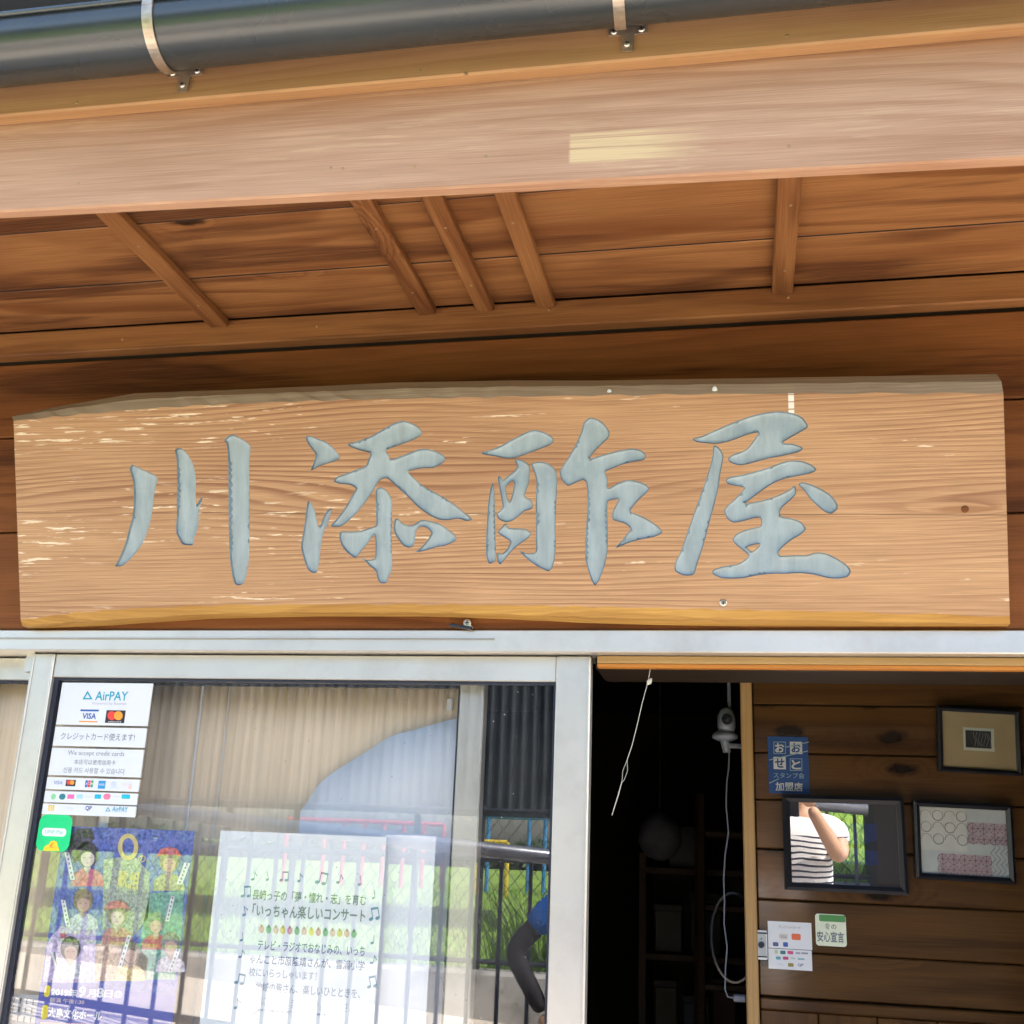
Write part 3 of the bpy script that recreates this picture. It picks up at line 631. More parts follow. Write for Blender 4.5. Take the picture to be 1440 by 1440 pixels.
for nm, lps in chars.items():
    A = np.concatenate(lps); gx, gz = np.meshgrid(np.arange(A[:, 0].min(), A[:, 0].max(), .0042), np.arange(A[:, 1].min(), A[:, 1].max(), .0042))
    q = np.stack([gx.ravel(), gz.ravel()], 1) + rng.uniform(-.0008, .0008, (gx.size, 2))
    ins = np.zeros(len(q), bool)
    for lp in lps: ins ^= inside(lp, q)
    q = q[ins]; dd = seg_dist(q, lps); q = q[dd > .0042]
    ring_ = []
    for lp in lps:
        tg = np.roll(lp, -1, 0) - np.roll(lp, 1, 0); nn = np.stack([-tg[:, 1], tg[:, 0]], 1) / np.maximum(1e-9, np.linalg.norm(tg, axis=1))[:, None]
        for sg in (-1, 1): ring_.append(lp + sg * nn * .0019)
    ring_ = np.concatenate(ring_); ins = np.zeros(len(ring_), bool)
    for lp in lps: ins ^= inside(lp, ring_)
    ring_ = ring_[ins]; ring_ = ring_[seg_dist(ring_, lps) > .0015]; q = np.concatenate([q, ring_])
    vv, ff = cdt(lps, q); cen = np.array([vv[list(f)].mean(0) for f in ff]); ins = np.zeros(len(cen), bool)
    for lp in lps: ins ^= inside(lp, cen)
    dd = seg_dist(vv, lps); dep = .0042 * np.clip(dd / .0018, 0, 1) + .0018 * (1 - (1 - np.clip(dd / .011, 0, 1)) ** 2)
    me = mesh([(x, d, z) for (x, z), d in zip(vv, dep)], [tuple(f) for f, k in zip(ff, ins) if k])
    o = put('carved_character', me, ['sign_paint', 'sign_paint_edge'], sign, MS)
    for pl in me.polygons:
        e_ = min(dd[i] for i in pl.vertices) < .0004; pl.material_index = int(e_); pl.use_smooth = not e_
    o['label'] = DESC[nm]
def on_sign(x, y, d=-.0005): return MS @ SG(x, y, d)
screw('screw', on_sign(1017, 848), .0068, 'screw_metal', sign, -S_IN)
put('knot', MB().lathe([(.0062, -.002), (.0062, .0004), (.0045, .0010), (.002, .0013)], 12).me(), 'wall_wood', sign, Matrix.Translation(on_sign(1357, 716)) @ (-S_IN).to_track_quat('Z', 'Y').to_matrix().to_4x4())
for px_, py_ in ((857, 553), (1005, 549)):
    put('bird_dropping', MB().lathe([(.004, -.002), (.005, .0005), (.003, .002)], 8).me(), 'white_plastic', sign, Matrix.Translation(MS @ SG(px_, py_, .006)) @ (-S_IN).to_track_quat('Z', 'Y').to_matrix().to_4x4() @ Matrix.Diagonal((1, 1.6, 1, 1)))
for x in (-1.2, .2):
    plank('spacer_block', (x - .03, -.062, 2.25), (x + .03, -.001, 2.29), 'wall_wood', sign)
# small hook with a loose screw on the door track
hk = thing('door_catch', 'small black catch with a bright screw on top of the door track', 'catch', P(652, 886, -.02))
q = P(640, 882, -.016)
put('catch_arm', MB().tube([P(632, 880, -.016), P(636, 879, -.016), P(664, 884, -.016)], .0035, 8).me(), 'black_plastic', hk)
screw('screw', P(657, 876, -.014), .0078, 'screw_metal', hk)
put('screw_shank', MB().tube([P(657, 876, -.012), P(664, 884, -.014)], .003, 8).me(), 'screw_metal', hk)

# ------------------------------------------------------------------ sliding glass doors
def door(name, label, x0, x1, ya, yb, gl, wl_, wr_, zt=1.893, rail=.047, gk=.010):
    t = thing(name, label, 'door', ((x0 + x1) / 2, (ya + yb) / 2, .02), 'aluminium sliding doors')
    def bar(n, lo, hi, m='aluminium', b=.0018): return put(n, cbox(hi[0] - lo[0], hi[1] - lo[1], hi[2] - lo[2], b), m, t, Matrix.Translation(((lo[0] + hi[0]) / 2, (lo[1] + hi[1]) / 2, (lo[2] + hi[2]) / 2)))
    s1 = bar('stile', (x0, ya, .02), (x0 + wl_, yb, zt)); s2 = bar('stile', (x1 - wr_, ya, .02), (x1, yb, zt))
    for s, xx in ((s1, x0 + .006), (s1, x0 + wl_ - .0035), (s2, x1 - .003)):
        put('stile_rib', cbox(.0035, .003, zt - .03, .0008), 'aluminium', s, Matrix.Translation((xx, ya - .001, (zt + .02) / 2)))
    bar('rail', (x0 + wl_ + .0005, ya + .003, zt - rail), (x1 - wr_ - .0005, yb - .003, zt))
    bar('rail', (x0 + wl_ + .0005, ya + .003, .02), (x1 - wr_ - .0005, yb - .003, .13))
    a, c, z0, z1 = x0 + wl_ + .0006, x1 - wr_ - .0006, .1305, zt - rail - .0005
    ym = (ya + yb) / 2
    gm = MB()
    gm.box((a, ym - .007, z0), (a + gk, ym + .007, z1)).box((c - gk * .5, ym - .007, z0), (c, ym + .007, z1))
    gm.box((a + gk, ym - .007, z1 - gk * .5), (c - gk * .5, ym + .007, z1)).box((a + gk, ym - .007, z0), (c - gk * .5, ym + .007, z0 + gk))
    put('gasket', gm.me(), 'rubber', t)
    put('glass_pane', MB().box((a + .001, ym - .002, z0 + .001), (c - .001, ym + .002, z1 - .001)).me(), gl, t)
    return t
XA, XB = P(5, 1160, .02).x, P(826, 1180, .02).x
outer_door = door('sliding_door', 'front aluminium sliding door with glass full of posters and reflections', XA, XB, .022, .056, 'door_glass', .052, .064)
XI = P(675, 1150, .085).x
inner_door = door('sliding_door', 'rear aluminium sliding door leaf behind the front one, tan blind behind it', XI - 1.16, XI, .072, .106, 'inner_glass', .05, P(675, 1150, .085).x - P(640, 1150, .085).x)
put('door_guide', MB().prism([(0, 0), (.018, .004), (.018, .048), (.002, .048), (-.003, .022)], 0, .02).me(), 'aluminium', outer_door, Matrix.Translation((XA - .017, .03, P(30, 945, .03).z)))

# ------------------------------------------------------------------ blind and sheer cloth behind the rear leaf
BY = .140
blind = thing('window_blind', 'tan woven cloth blind hanging behind the door glass', 'blind', (-1.0, BY, .2))
arc = [(640, 1012), (593, 1026), (552, 1037), (510, 1064), (477, 1083), (454, 1103), (432, 1128), (426, 1160)]
arcw = [P(x, y, BY) for x, y in arc]
def cloth(x0, x1, ztop_, zbot, amp, nx, y):
    v = []; f = []; nz = 12
    for j in range(nz + 1):
        for i in range(nx + 1):
            x = x0 + (x1 - x0) * i / nx; zb = zbot(x); ztop = ztop_(x) if callable(ztop_) else ztop_; z = ztop + (zb - ztop) * j / nz
            v.append((x, y + amp * (math.sin(x * 95) * .6 + math.sin(x * 41 + 1) + .4 * math.sin(x * 17 + z)), z))
    for j in range(nz):
        for i in range(nx): a = j * (nx + 1) + i; f.append((a, a + 1, a + nx + 2, a + nx + 1))
    return mesh(v, f)
def arc_z(x): return sum(arc_raw(min(max(x + d * .006, arcw[-1].x), arcw[0].x)) for d in range(-4, 5)) / 9
def arc_raw(x):
    if x < arcw[-1].x: return arcw[-1].z
    for a, c in zip(arcw, arcw[1:]):
        if c.x <= x <= a.x: t = (x - c.x) / max(1e-6, a.x - c.x); return c.z + (a.z - c.z) * t
    return arcw[0].z
xe = arcw[0].x
bl = put('cloth', cloth(-2.2, xe + .03, 1.88, lambda x: .3, .0016, 420, BY), 'blind_cloth', blind, smooth=True)
so = bl.modifiers.new('thick', 'SOLIDIFY'); so.thickness = .0012
for (xa, ya_), (xb, yb_), w_ in (((287, 953), (264, 1124), .0045), ((325, 953), (300, 1124), .002)):
    p0 = P(xa, ya_, BY - .005); put('seam_strip', cbox(w_, .003, 1.6, .0008), 'paper', blind, Matrix.Translation((p0.x, BY - .005, 1.88 - .8)))
put('tab', cbox(.012, .003, .024, .001), 'paper', blind, Matrix.Translation(P(632, 991, BY - .006)))
sheer = thing('sheer_curtain', 'pale blue white sheer drape with a curved top edge in front of the tan blind', 'curtain', (-.9, .121, .32))
s_ = put('cloth', cloth(arcw[-1].x, xe + .028, arc_z, lambda x: .32, .0026, 160, .121), 'sheer_cloth', sheer, smooth=True)
s_.modifiers.new('thick', 'SOLIDIFY').thickness = .001
# narrow white strips of cloth seen through the posters
for xa, xb, y0 in ((132, 146, 1146), (541, 612, 1175)):
    st = thing('cloth_strip', 'narrow white cloth strip hanging behind the two posters' if xa < 200 else 'wide pale cloth strip beside the concert flyer', 'curtain', P((xa + xb) / 2, 1440, .062), 'cloth strips behind the glass')
    a = P(xa, 1200, .062).x; c = P(xb, 1200, .062).x; zt = P((xa + xb) / 2, y0, .062).z
    put('cloth', cloth(a, c, zt, lambda x: .35, .0008, 14, .062), 'sheer_cloth', st, smooth=True)

# ------------------------------------------------------------------ payment card sign on the glass
CYR = .0335                                          # front of the cards
ap = thing('payment_sign', 'white stacked payment card panel stuck on the glass door', 'sign', P(73, 1148, CYR))
def z1(x, y): return (x / 3.6, 880 + y / 3.6)
def bx(x0, y0, x1, y1): a, b_ = z1(x0, y0), z1(x1, y1); return (*a, *b_)
def card_edges(y):                                   # left and right edge of the sheet at a height
    return 88 - .16 * (y - 960), 215 - .137 * (y - 963)
def row(ya_, yb_, xs=None):
    l0, r0 = card_edges((ya_ + yb_) / 2); return pxrect('panel', (l0, ya_, r0, yb_), CYR, 'paper', ap, th=.0028)
for ya_, yb_ in ((960.5, 1020), (1023, 1050), (1053, 1091.5), (1094.5, 1111.5), (1114, 1130), (1132, 1147)): row(ya_, yb_)
F1 = CYR - .0004
TEAL = (.0, .33, .47); GREY = (.24, .25, .29); NAVY = (.02, .06, .22); RED = (.75, .05, .04); ORG = (.85, .33, .03)
def tri(cx_, cy_, r_, parent, Y, col=TEAL):
    def t(s): return [(cx_ + s * r_ * math.cos(R(a)), cy_ + s * r_ * math.sin(R(a))) for a in (-90, 30, 150)]
    o_, i_ = t(1.0), t(.52); m_ = MB(); a = [P(x, y, Y) for x, y in o_]; c = [P(x, y, Y) for x, y in i_]
    v = a + c; put('logo', mesh(v, [(k, (k + 1) % 3, 3 + (k + 1) % 3, 3 + k) for k in range(3)]), ink(col), parent)
tri(*z1(443, 358), 8.2, ap, F1)
printed('AirPAY', bx(483, 332, 648, 378), F1, ink(TEAL), ap, .012)
printed('Powered by Recruit', bx(468, 387, 640, 404), F1, ink((.45, .42, .55)), ap)
pxrect('logo', bx(407, 424, 500, 433), F1, ink((.02, .10, .42)), ap, th=.0003)
printed('VISA', bx(417, 442, 487, 472), F1, ink((.02, .08, .36)), ap, .02)
pxrect('logo', bx(400, 482, 493, 488), F1, ink(ORG), ap, th=.0003)
pxrect('logo', bx(535, 428, 632, 492), F1, ink((.02, .02, .03)), ap, th=.0003)
pxpoly('logo', ell(*z1(566, 455), 6.2, 6.4), F1 - .0003, ink(RED), ap); pxpoly('logo', ell(*z1(599, 455), 6.2, 6.4), F1 - .0006, ink(ORG), ap)
printed('mastercard', bx(548, 481, 612, 489), F1 - .0005, ink((.8, .8, .8)), ap)
printed('クレジットカード使えます!', bx(308, 543, 683, 580), F1, ink((.16, .17, .22)), ap)
printed('We accept credit cards', bx(343, 634, 630, 664), F1, ink(GREY), ap)
printed('本店可以使用信用卡', bx(375, 678, 585, 704), F1, ink(GREY), ap)
printed('신용 카드 사용할 수 있습니다', bx(320, 719, 632, 748), F1, ink(GREY), ap)
printed('VISA', bx(272, 785, 318, 803), F1, ink((.25, .33, .55)), ap, .02)
pxrect('logo', bx(333, 780, 382, 812), F1, ink((.02, .02, .03)), ap, th=.0003)
pxpoly('logo', ell(*z1(349, 793), 3.2, 3.3, 12), F1 - .0003, ink(RED), ap); pxpoly('logo', ell(*z1(365, 793), 3.2, 3.3, 12), F1 - .0006, ink(ORG), ap)
for k, c in enumerate(((.03, .12, .45), (.7, .04, .10), (.03, .35, .12))):
    pxrect('logo', bx(431 + k * 14, 782, 443 + k * 14, 818), F1, ink(c), ap, th=.0003, rad=.4)
printed('JCB', bx(433, 793, 471, 807), F1 - .0005, ink((.85, .85, .85)), ap)
pxrect('logo', bx(497, 785, 533, 825), F1, ink((.02, .28, .60)), ap, th=.0003)
printed('AMEX', bx(500, 798, 530, 810), F1 - .0005, ink((.85, .85, .85)), ap)
pxpoly('logo', ell(*z1(575, 802), 4.2, 4.0, 14), F1, ink((.55, .62, .74)), ap); pxrect('logo', bx(556, 816, 596, 824), F1, ink((.60, .66, .74)), ap, th=.0003)
printed('DISCOVER', bx(618, 798, 668, 810), F1, ink((.70, .55, .55)), ap); pxrect('logo', bx(650, 812, 666, 825), F1, ink((.85, .55, .5)), ap, th=.0003)
for x_, w_, c, rd in ((270, 12, (.25, .62, .30), .5), (315, 16, (.02, .20, .24), .5), (358, 17, (.85, .15, .40), .1), (402, 15, (.35, .65, .75), .2), (447, 19, (.62, .64, .66), 0), (495, 16, (.0, .42, .62), .2), (541, 18, (.80, .18, .32), .5), (588, 18, (.62, .64, .66), 0), (637, 21, (.0, .46, .60), .2)):
    h_ = 15 if rd == .5 else (3 if rd == 0 else 11); pxrect('logo', bx(x_ - w_, 865 - h_, x_ + w_, 865 + h_), F1, ink(c), ap, th=.0003, rad=rd)
pxrect('logo', bx(243, 908, 274, 936), F1, ink((.80, .55, .05)), ap, th=.0003, rad=.2)
printed('iD', bx(247, 913, 270, 931), F1 - .0005, ink((.85, .85, .85)), ap)
printed('Pay', bx(342, 917, 372, 935), F1, ink((.6, .62, .66)), ap); printed('QP', bx(432, 912, 464, 938), F1, ink((.04, .06, .30)), ap, .02)
tri(*z1(546, 932), 4.2, ap, F1); printed('AirPAY', bx(568, 916, 647, 942), F1, ink(TEAL), ap, .01)

# green payment sticker
lp_ = thing('payment_sticker', 'rounded green payment sticker with a yellow coin below the card panel', 'sticker', P(76, 1198, CYR))
gs = pxrect('sticker_sheet', (53, 1145.5, 99.5, 1197.5), .0345, ink((.0, .62, .20)), lp_, th=.001, rad=.22)
pxrect('label_pill', (59, 1164.5, 93, 1176), .0341, ink((.80, .86, .86)), lp_, th=.0003, rad=.45)
printed('LINE Pay', (63, 1167, 89, 1174), .0337, ink((.25, .62, .45)), lp_, .01)
pxpoly('coin', [(60, 1196.5), (63, 1190), (69, 1187), (71, 1183), (76, 1182), (80, 1184), (81, 1189), (84, 1196.5)], .0341, ink((.85, .62, .02)), lp_)
printed('£', (70, 1185, 76, 1192), .0337, ink((.75, .28, .05)), lp_, .02)

# ------------------------------------------------------------------ concert poster behind the glass (blue, with portraits)
PY = .0455
def z2(x, y): return (x / 4.8, 1140 + y / 4.8)
def q2(L): return [z2(*p) for p in L]
po = thing('concert_poster', 'blue concert poster with portraits and a yellow title behind the door glass', 'poster', P(150, 1440, PY))
X0 = P(67, 1319, PY).x; X1 = P(260, 1289, PY).x; ZT = P(180, 1165, PY).z; ZB = ZT - .5
put('poster_sheet', MB().box((X0, PY, ZB), (X1, PY + .0006, ZT)).me(), photo_ink((.09, .15, .55)), po)
L1, L2, L3, L4 = PY - .0004, PY - .0008, PY - .0012, PY - .0016
pxpoly('print_area', q2([(320, 900), (345, 850), (410, 780), (650, 800), (640, 1160), (290, 1160)]), L1, photo_ink((.62, .52, .80)), po)
pxpoly('print_area', q2([(700, 330), (900, 300), (1010, 420), (1000, 720), (860, 900), (690, 800)]), L1, photo_ink((.42, .50, .38)), po)
pxpoly('print_area', q2([(1010, 560), (1240, 540), (1220, 900), (1180, 1140), (900, 1140), (960, 800)]), L1, photo_ink((.16, .45, .33)), po)
pxpoly('print_area', q2([(645, 900), (900, 880), (1000, 1000), (980, 1150), (640, 1150)]), L1, photo_ink((.62, .42, .30)), po)
SK = (.62, .42, .34); HA = (.02, .015, .02)
def portrait(cx_, cy_, s, hair, dress, face=SK, hat=None):
    E_ = lambda ox, oy, rx, ry, n=20: [z2(cx_ + s * (ox + rx * math.cos(w)), cy_ + s * (oy + ry * math.sin(w))) for w in np.linspace(0, 6.283, n + 1)[:-1]]
    L5, L6 = L4 - .0003, L4 - .0005
    pxpoly('portrait', [z2(cx_ + s * a, cy_ + s * c) for a, c in ((-1.15, 2.1), (-1.0, 1.35), (-.55, .98), (-.22, .90), (0, 1.25), (.22, .90), (.55, .98), (1.0, 1.35), (1.15, 2.1))], L2, photo_ink(dress), po)
    pxpoly('portrait', [z2(cx_ + s * a, cy_ + s * c) for a, c in ((-.22, .5), (.22, .5), (.24, .92), (0, 1.25), (-.24, .92))], L2 - .0002, photo_ink(tuple(q * .85 for q in face)), po)
    pxpoly('portrait', E_(0, -.05, .72, .88), L3, photo_ink(hair), po)
    pxpoly('portrait', E_(0.02, .20, .46, .60), L4, ink(face), po)
    pxpoly('portrait', [z2(cx_ + s * a, cy_ + s * c) for a, c in ((-.62, .25), (-.60, -.35), (-.2, -.62), (.3, -.60), (.62, -.25), (.62, .2), (.45, .02), (.25, -.18), (-.05, -.22), (-.32, -.10), (-.46, .10))], L5, photo_ink(hair), po)
    for sx in (-.19, .21): pxpoly('portrait', E_(sx, .17, .085, .028, 8), L5, ink((.30, .18, .15)), po)
    pxpoly('portrait', E_(.02, .52, .10, .032, 8), L5, ink((.55, .28, .25)), po)
    if hat: pxpoly('portrait', [z2(cx_ + s * a, cy_ + s * c) for a, c in ((-.95, -.25), (-.6, -.85), (0, -1.0), (.6, -.85), (.95, -.25), (.5, -.42), (-.5, -.42))], L6, photo_ink(hat), po)
portrait(590, 300, 100, HA, (.72, .10, .22), (.74, .62, .60))
pxpoly('portrait', q2([(455, 250), (470, 180), (520, 120), (620, 118), (640, 190), (560, 260), (540, 330), (500, 360)]), L3, photo_ink(HA), po)
portrait(560, 610, 92, (.30, .22, .10), (.62, .66, .80))
portrait(475, 935, 95, (.05, .04, .03), (.70, .72, .85)); pxpoly('portrait', q2([(405, 830), (440, 822), (445, 860), (412, 862)]), L4, photo_ink((.75, .15, .15)), po)
portrait(1140, 340, 95, (.36, .30, .16), (.50, .50, .25), (.75, .55, .35), (.78, .15, .13))
portrait(790, 700, 95, (.42, .42, .18), (.62, .30, .22), (.76, .62, .55), (.80, .30, .20))
portrait(1050, 760, 85, (.25, .45, .20), (.70, .20, .12), (.72, .50, .40))
portrait(1150, 900, 90, (.22, .22, .20), (.75, .70, .85))
portrait(880, 960, 90, (.20, .16, .10), (.80, .60, .25))
gold = ink((.72, .60, .25))
ring_o = ell(*z2(865, 245), 14.5, 19); ring_i = ell(*z2(865, 245), 8.3, 12.5)
put('title_ring', mesh([P(x, y, L3) for x, y in ring_o + ring_i], [(k, (k + 1) % 20, 20 + (k + 1) % 20, 20 + k) for k in range(20)]), gold, po)
printed('の', (*z2(930, 300), *z2(985, 350)), L3, gold, po, .02); printed('歌', (*z2(795, 400), *z2(865, 520)), L4, gold, po, .02); printed('組', (*z2(870, 410), *z2(940, 530)), L4, gold, po, .02)
for x0_, y0_, x1_, y1_, w_ in ((435, 280, 475, 465, 32), (410, 600, 445, 780, 30), (345, 955, 365, 1045, 40), (1245, 350, 1190, 495, 40), (1155, 575, 1115, 745, 26), (860, 840, 795, 1055, 26), (1190, 930, 1130, 1090, 30)):
    o_ = [z2(x0_, y0_), z2(x0_ + w_, y0_ + 4), z2(x1_ + w_, y1_ + 4), z2(x1_, y1_)]
    pxpoly('name_strip', o_, L4 - .0005, ink((.82, .84, .86)), po)
    n_ = 6; m_ = MB()
    for k in range(n_):
        t = (k + .5) / n_; c_ = z2(x0_ + (x1_ - x0_) * t + w_ * .5, y0_ + (y1_ - y0_) * t); p_ = P(*c_, L4 - .0009)
        for dz in (-.0014, 0, .0014): m_.box((p_.x - .0017, p_.y, p_.z + dz - .0004), (p_.x + .0017, p_.y + .0001, p_.z + dz + .0004))
        m_.box((p_.x - .0004, p_.y - .0001, p_.z - .0018), (p_.x + .0003, p_.y + .00005, p_.z + .0018))
    put('name_print', m_.me(), ink((.05, .05, .08)), po)
zb = P(100, 1383, PY).z
put('print_band', mesh([(X0, L2, ZB), (X1, L2, ZB), (X1, L2, P(240, 1400, PY).z), (X0, L2, zb)], [(0, 1, 2, 3)]), ink((.10, .12, .45)), po)
YEL = ink((.85, .70, .02)); WHT = ink((.86, .88, .92))
def z9(x, y): return (x / 4.8, 1360 + y / 4.8)
for a in ((300, 122, 338, 202), (280, 255, 322, 355)): pxrect('bullet', (*z9(a[0], a[1]), *z9(a[2], a[3])), L3, YEL, po, th=.0003, rad=.45)
printed('2019年', (*z9(345, 142), *z9(520, 200)), L4, WHT, po, .03); printed('9', (*z9(532, 128), *z9(580, 206)), L4, WHT, po, .04)
printed('月', (*z9(590, 150), *z9(648, 203)), L4, WHT, po, .02); printed('8', (*z9(652, 138), *z9(700, 208)), L4, WHT, po, .04)
printed('日', (*z9(705, 155), *z9(760, 206)), L4, WHT, po, .02); printed('㊐', (*z9(770, 158), *z9(825, 212)), L4, WHT, po, .01)
printed('開演 午後1:30', (*z9(338, 212), *z9(570, 245)), L4, ink((.85, .70, .75)), po, .01)
printed('大島文化ホール', (*z9(322, 283), *z9(690, 352)), L4, WHT, po, .03)
pxpoly('print_area', [z9(275, 372), z9(1150, 400), z9(1150, 700), z9(200, 700)], L3, ink((.85, .45, .35)), po)
# small notice with columns of print, bottom left
no = tag(pxrect('notice_paper', (8, 1398, 55, 1500), PY + .002, ink((.55, .55, .54)), None, th=.0006), 'small grey notice with columns of print left of the blue poster', 'notice')
m_ = MB(); p0 = P(20, 1406, PY + .0015)
for i in range(6):
    for j in range(9):
        c = Vector((p0.x + i * .0135, PY + .0015, p0.z - j * .0150 - i * .0006))
        for k in range(3): m_.box((c.x - .003 + random.uniform(0, .002), c.y, c.z - .0045 + k * .0035), (c.x + .003 - random.uniform(0, .002), c.y + .0001, c.z - .0032 + k * .0035))
        m_.box((c.x - .001, c.y - .0001, c.z - .005), (c.x + .0004, c.y + .00005, c.z + .004))
put('printed_text', m_.me(), ink((.05, .05, .06)), no)

# ------------------------------------------------------------------ concert flyer (white paper)
def z3(x, y): return (260 + x / 4.8, 1140 + y / 4.8)
def b3(a, b_, c, d): return (*z3(a, b_), *z3(c, d))
fl = thing('concert_flyer', 'white concert flyer with grey lettering and music notes behind the glass', 'poster', P(415, 1440, PY))
XA2 = P(297, 1290, PY).x; XB2 = P(536, 1290, PY).x; ZT2 = P(415, 1172, PY).z
put('paper_sheet', MB().box((XA2, PY, ZT2 - .5), (XB2, PY + .0006, ZT2)).me(), 'flyer_paper', fl)
IG = ink((.20, .30, .24)); IB = ink((.12, .20, .32)); IP = ink((.32, .40, .52)); IF = ink((.55, .62, .70))
printed('長崎っ子の「夢・憧れ・志」を育む', b3(455, 550, 1225, 622), L1, IG, fl, .014)
printed('「いっちゃん楽しいコンサート', b3(455, 645, 1220, 735), L1, IG, fl, .018)
printed('テレビ・ラジオでおなじみの、いっち', b3(490, 893, 1215, 962), L1, IB, fl, .012)
printed('ゃんこと市原隆靖さんが、雪浦小学', b3(437, 990, 1215, 1055), L1, IB, fl, .010)
printed('校にいらっしゃいます！', b3(432, 1072, 890, 1133), L1, IP, fl, .010)
printed('地域の皆さん、楽しいひとときを、', b3(475, 1178, 1185, 1245), L1, IP, fl, .010)
printed('一緒に過ごしませんか。たくさんの', b3(415, 1270, 1205, 1342), L1, IF, fl, .004)
printed('御来場をお待ちしています。', b3(412, 1352, 975, 1428), L1, IB, fl, .014)
for k in range(14):
    c = ((.62, .30, .40), (.30, .62, .30), (.70, .45, .50), (.72, .62, .20))[k % 4]
    o_ = ell(*z3(517 + k * 48, 800 + k * 2.5), 3.9, 5.6, 12); pxpoly('motif', o_, L1, ink(c), fl)
    pxpoly('motif', ell(*z3(517 + k * 48, 778 + k * 2.5), 1.6, 2.4, 8), L2, ink(tuple(q * .6 for q in c)), fl)
for ch, x_, y_, s_ in (('♪', 470, 440, 36), ('♩', 560, 440, 36), ('♫', 670, 442, 40), ('♪', 778, 450, 36), ('♫', 925, 455, 50), ('♪', 1048, 460, 40), ('♩', 1187, 470, 40),
                       ('♫', 412, 545, 46), ('♪', 405, 675, 40), ('♩', 390, 850, 36), ('♪', 385, 965, 36), ('♫', 372, 1135, 44), ('♪', 355, 1300, 44),
                       ('♩', 1280, 565, 36), ('♫', 1275, 695, 50), ('♩', 1275, 870, 36), ('♪', 1275, 1005, 38), ('♫', 1260, 1155, 46)):
    nx, ny = z3(x_, y_); u_ = s_ / 4.8 * .9; tl = random.uniform(-.25, .25); c_ = ink((.16, .34, .44))
    def rot_(pts): return [(nx + u_ * (a * math.cos(tl) - c * math.sin(tl)), ny + u_ * (a * math.sin(tl) + c * math.cos(tl))) for a, c in pts]
    heads = (-.3,) if ch != '♫' else (-.55, .45)
    for hx in heads:
        pxpoly('music_note', rot_(ell(hx, .75, .36, .26, 12, -.35)), L1, c_, fl)
        pxpoly('music_note', rot_([(hx + .24, .7), (hx + .36, .7), (hx + .36, -.9), (hx + .24, -.9)]), L1 - .0002, c_, fl)
    if ch == '♫': pxpoly('music_note', rot_([(-.31, -.9), (.81, -.9), (.81, -.6), (-.31, -.6)]), L1 - .0003, c_, fl)
    elif ch == '♪': pxpoly('music_note', rot_([(.06, -.9), (.2, -.55), (.62, -.2), (.5, .2), (.42, -.1), (.06, -.5)]), L1 - .0003, c_, fl)

# ------------------------------------------------------------------ inside: pull cord, camera, pictures, notices
def z5(x, y): return (820 + x / 2.6667, 900 + y / 2.6667)
pc = thing('pull_cord', 'thin pale cord with a knot hanging from the door head', 'cord', P(*z5(255, 88), .05))
put('cord', MB().tube([P(*z5(*p), .05) for p in ((256, 80), (245, 150), (222, 235), (200, 330), (182, 400), (165, 450))], .0007, 6).me(), 'cord_white', pc)
put('knot', MB().lathe([(.001, -.008), (.005, -.003), (.003, .003), (.001, .006)], 8, Matrix.Translation(P(*z5(250, 154), .049)) @ Matrix.Rotation(.6, 4, 'Y')).me(), 'cord_white', pc)
for s_ in (-1, 1): put('cord_loop', MB().tube([P(*z5(*p), .05) for p in ((165, 450), (158 + s_ * 9, 490), (150 + s_ * 4, 525), (145, 535))], .00045, 5).me(), 'cord_white', pc)
put('cord_end', MB().tube([P(*z5(*p), .05) for p in ((145, 533), (132, 580), (108, 657))], [.0007, .0011, .0007], 6).me(), 'cord_white', pc)
CYD = .64
sc_ = thing('security_camera', 'white pan and tilt security camera mounted by the corner post', 'camera', P(*z5(535, 378), CYD))
c0 = P(*z5(532, 372), CYD); k = (P(*z5(580, 360), CYD).x - P(*z5(482, 360), CYD).x) / 2
put('base', MB().lathe([(k * .55, -.004), (k * .98, .002), (k, .007), (k * .9, .012), (k * .62, .018)], 24, Matrix.Translation(c0)).me(), 'cam_plastic', sc_, smooth=True)
rh = k * .70
hd = put('head', MB().lathe([(rh * .85, .017), (rh, .026), (rh, .045), (rh * .93, .056), (rh * .70, .066), (rh * .35, .0715), (.001, .073)], 24, Matrix.Translation(c0 + Vector((.004, 0, 0)))).me(), 'cam_plastic', sc_, smooth=True)
put('lens_face', MB().lathe([(rh * .60, -.004), (rh * .62, .004), (rh * .5, .006)], 20, Matrix.Translation(c0 + Vector((.006, -rh * .93, .043))) @ Matrix.Rotation(R(90), 4, 'X')).me(), 'black_plastic', hd)
put('lens', MB().lathe([(rh * .28, 0), (rh * .28, .004), (rh * .18, .006)], 14, Matrix.Translation(c0 + Vector((.006, -rh * .93 - .005, .043))) @ Matrix.Rotation(R(90), 4, 'X')).me(), 'rubber', hd)
put('antenna', MB().tube([c0 + Vector((.012, .02, .02)), c0 + Vector((.010, .02, .165))], .0042, 8).me(), 'cam_plastic', sc_)
put('mount', MB().tube([c0 + Vector((.0, 0, -.003)), c0 + Vector((.004, 0, -.03))], [.011, .009], 10).tube([c0 + Vector((.004, 0, -.014)), c0 + Vector((.05, -.02, -.018))], .006, 8).me(), 'cam_plastic', sc_)
cab = [P(*z5(x, y), CYD) for x, y in ((548, 418), (546, 480), (538, 540), (536, 620), (545, 720), (532, 810), (527, 900), (530, 980), (528, 1060), (540, 1150), (534, 1230), (532, 1310), (542, 1338), (565, 1343))]
put('cable', MB().tube(cab, .0017, 6).me(), 'cam_plastic', sc_)
ad = thing('power_adapter', 'small white power adapter at the foot of the camera cable', 'adapter', P(*z5(588, 1354), CYD))
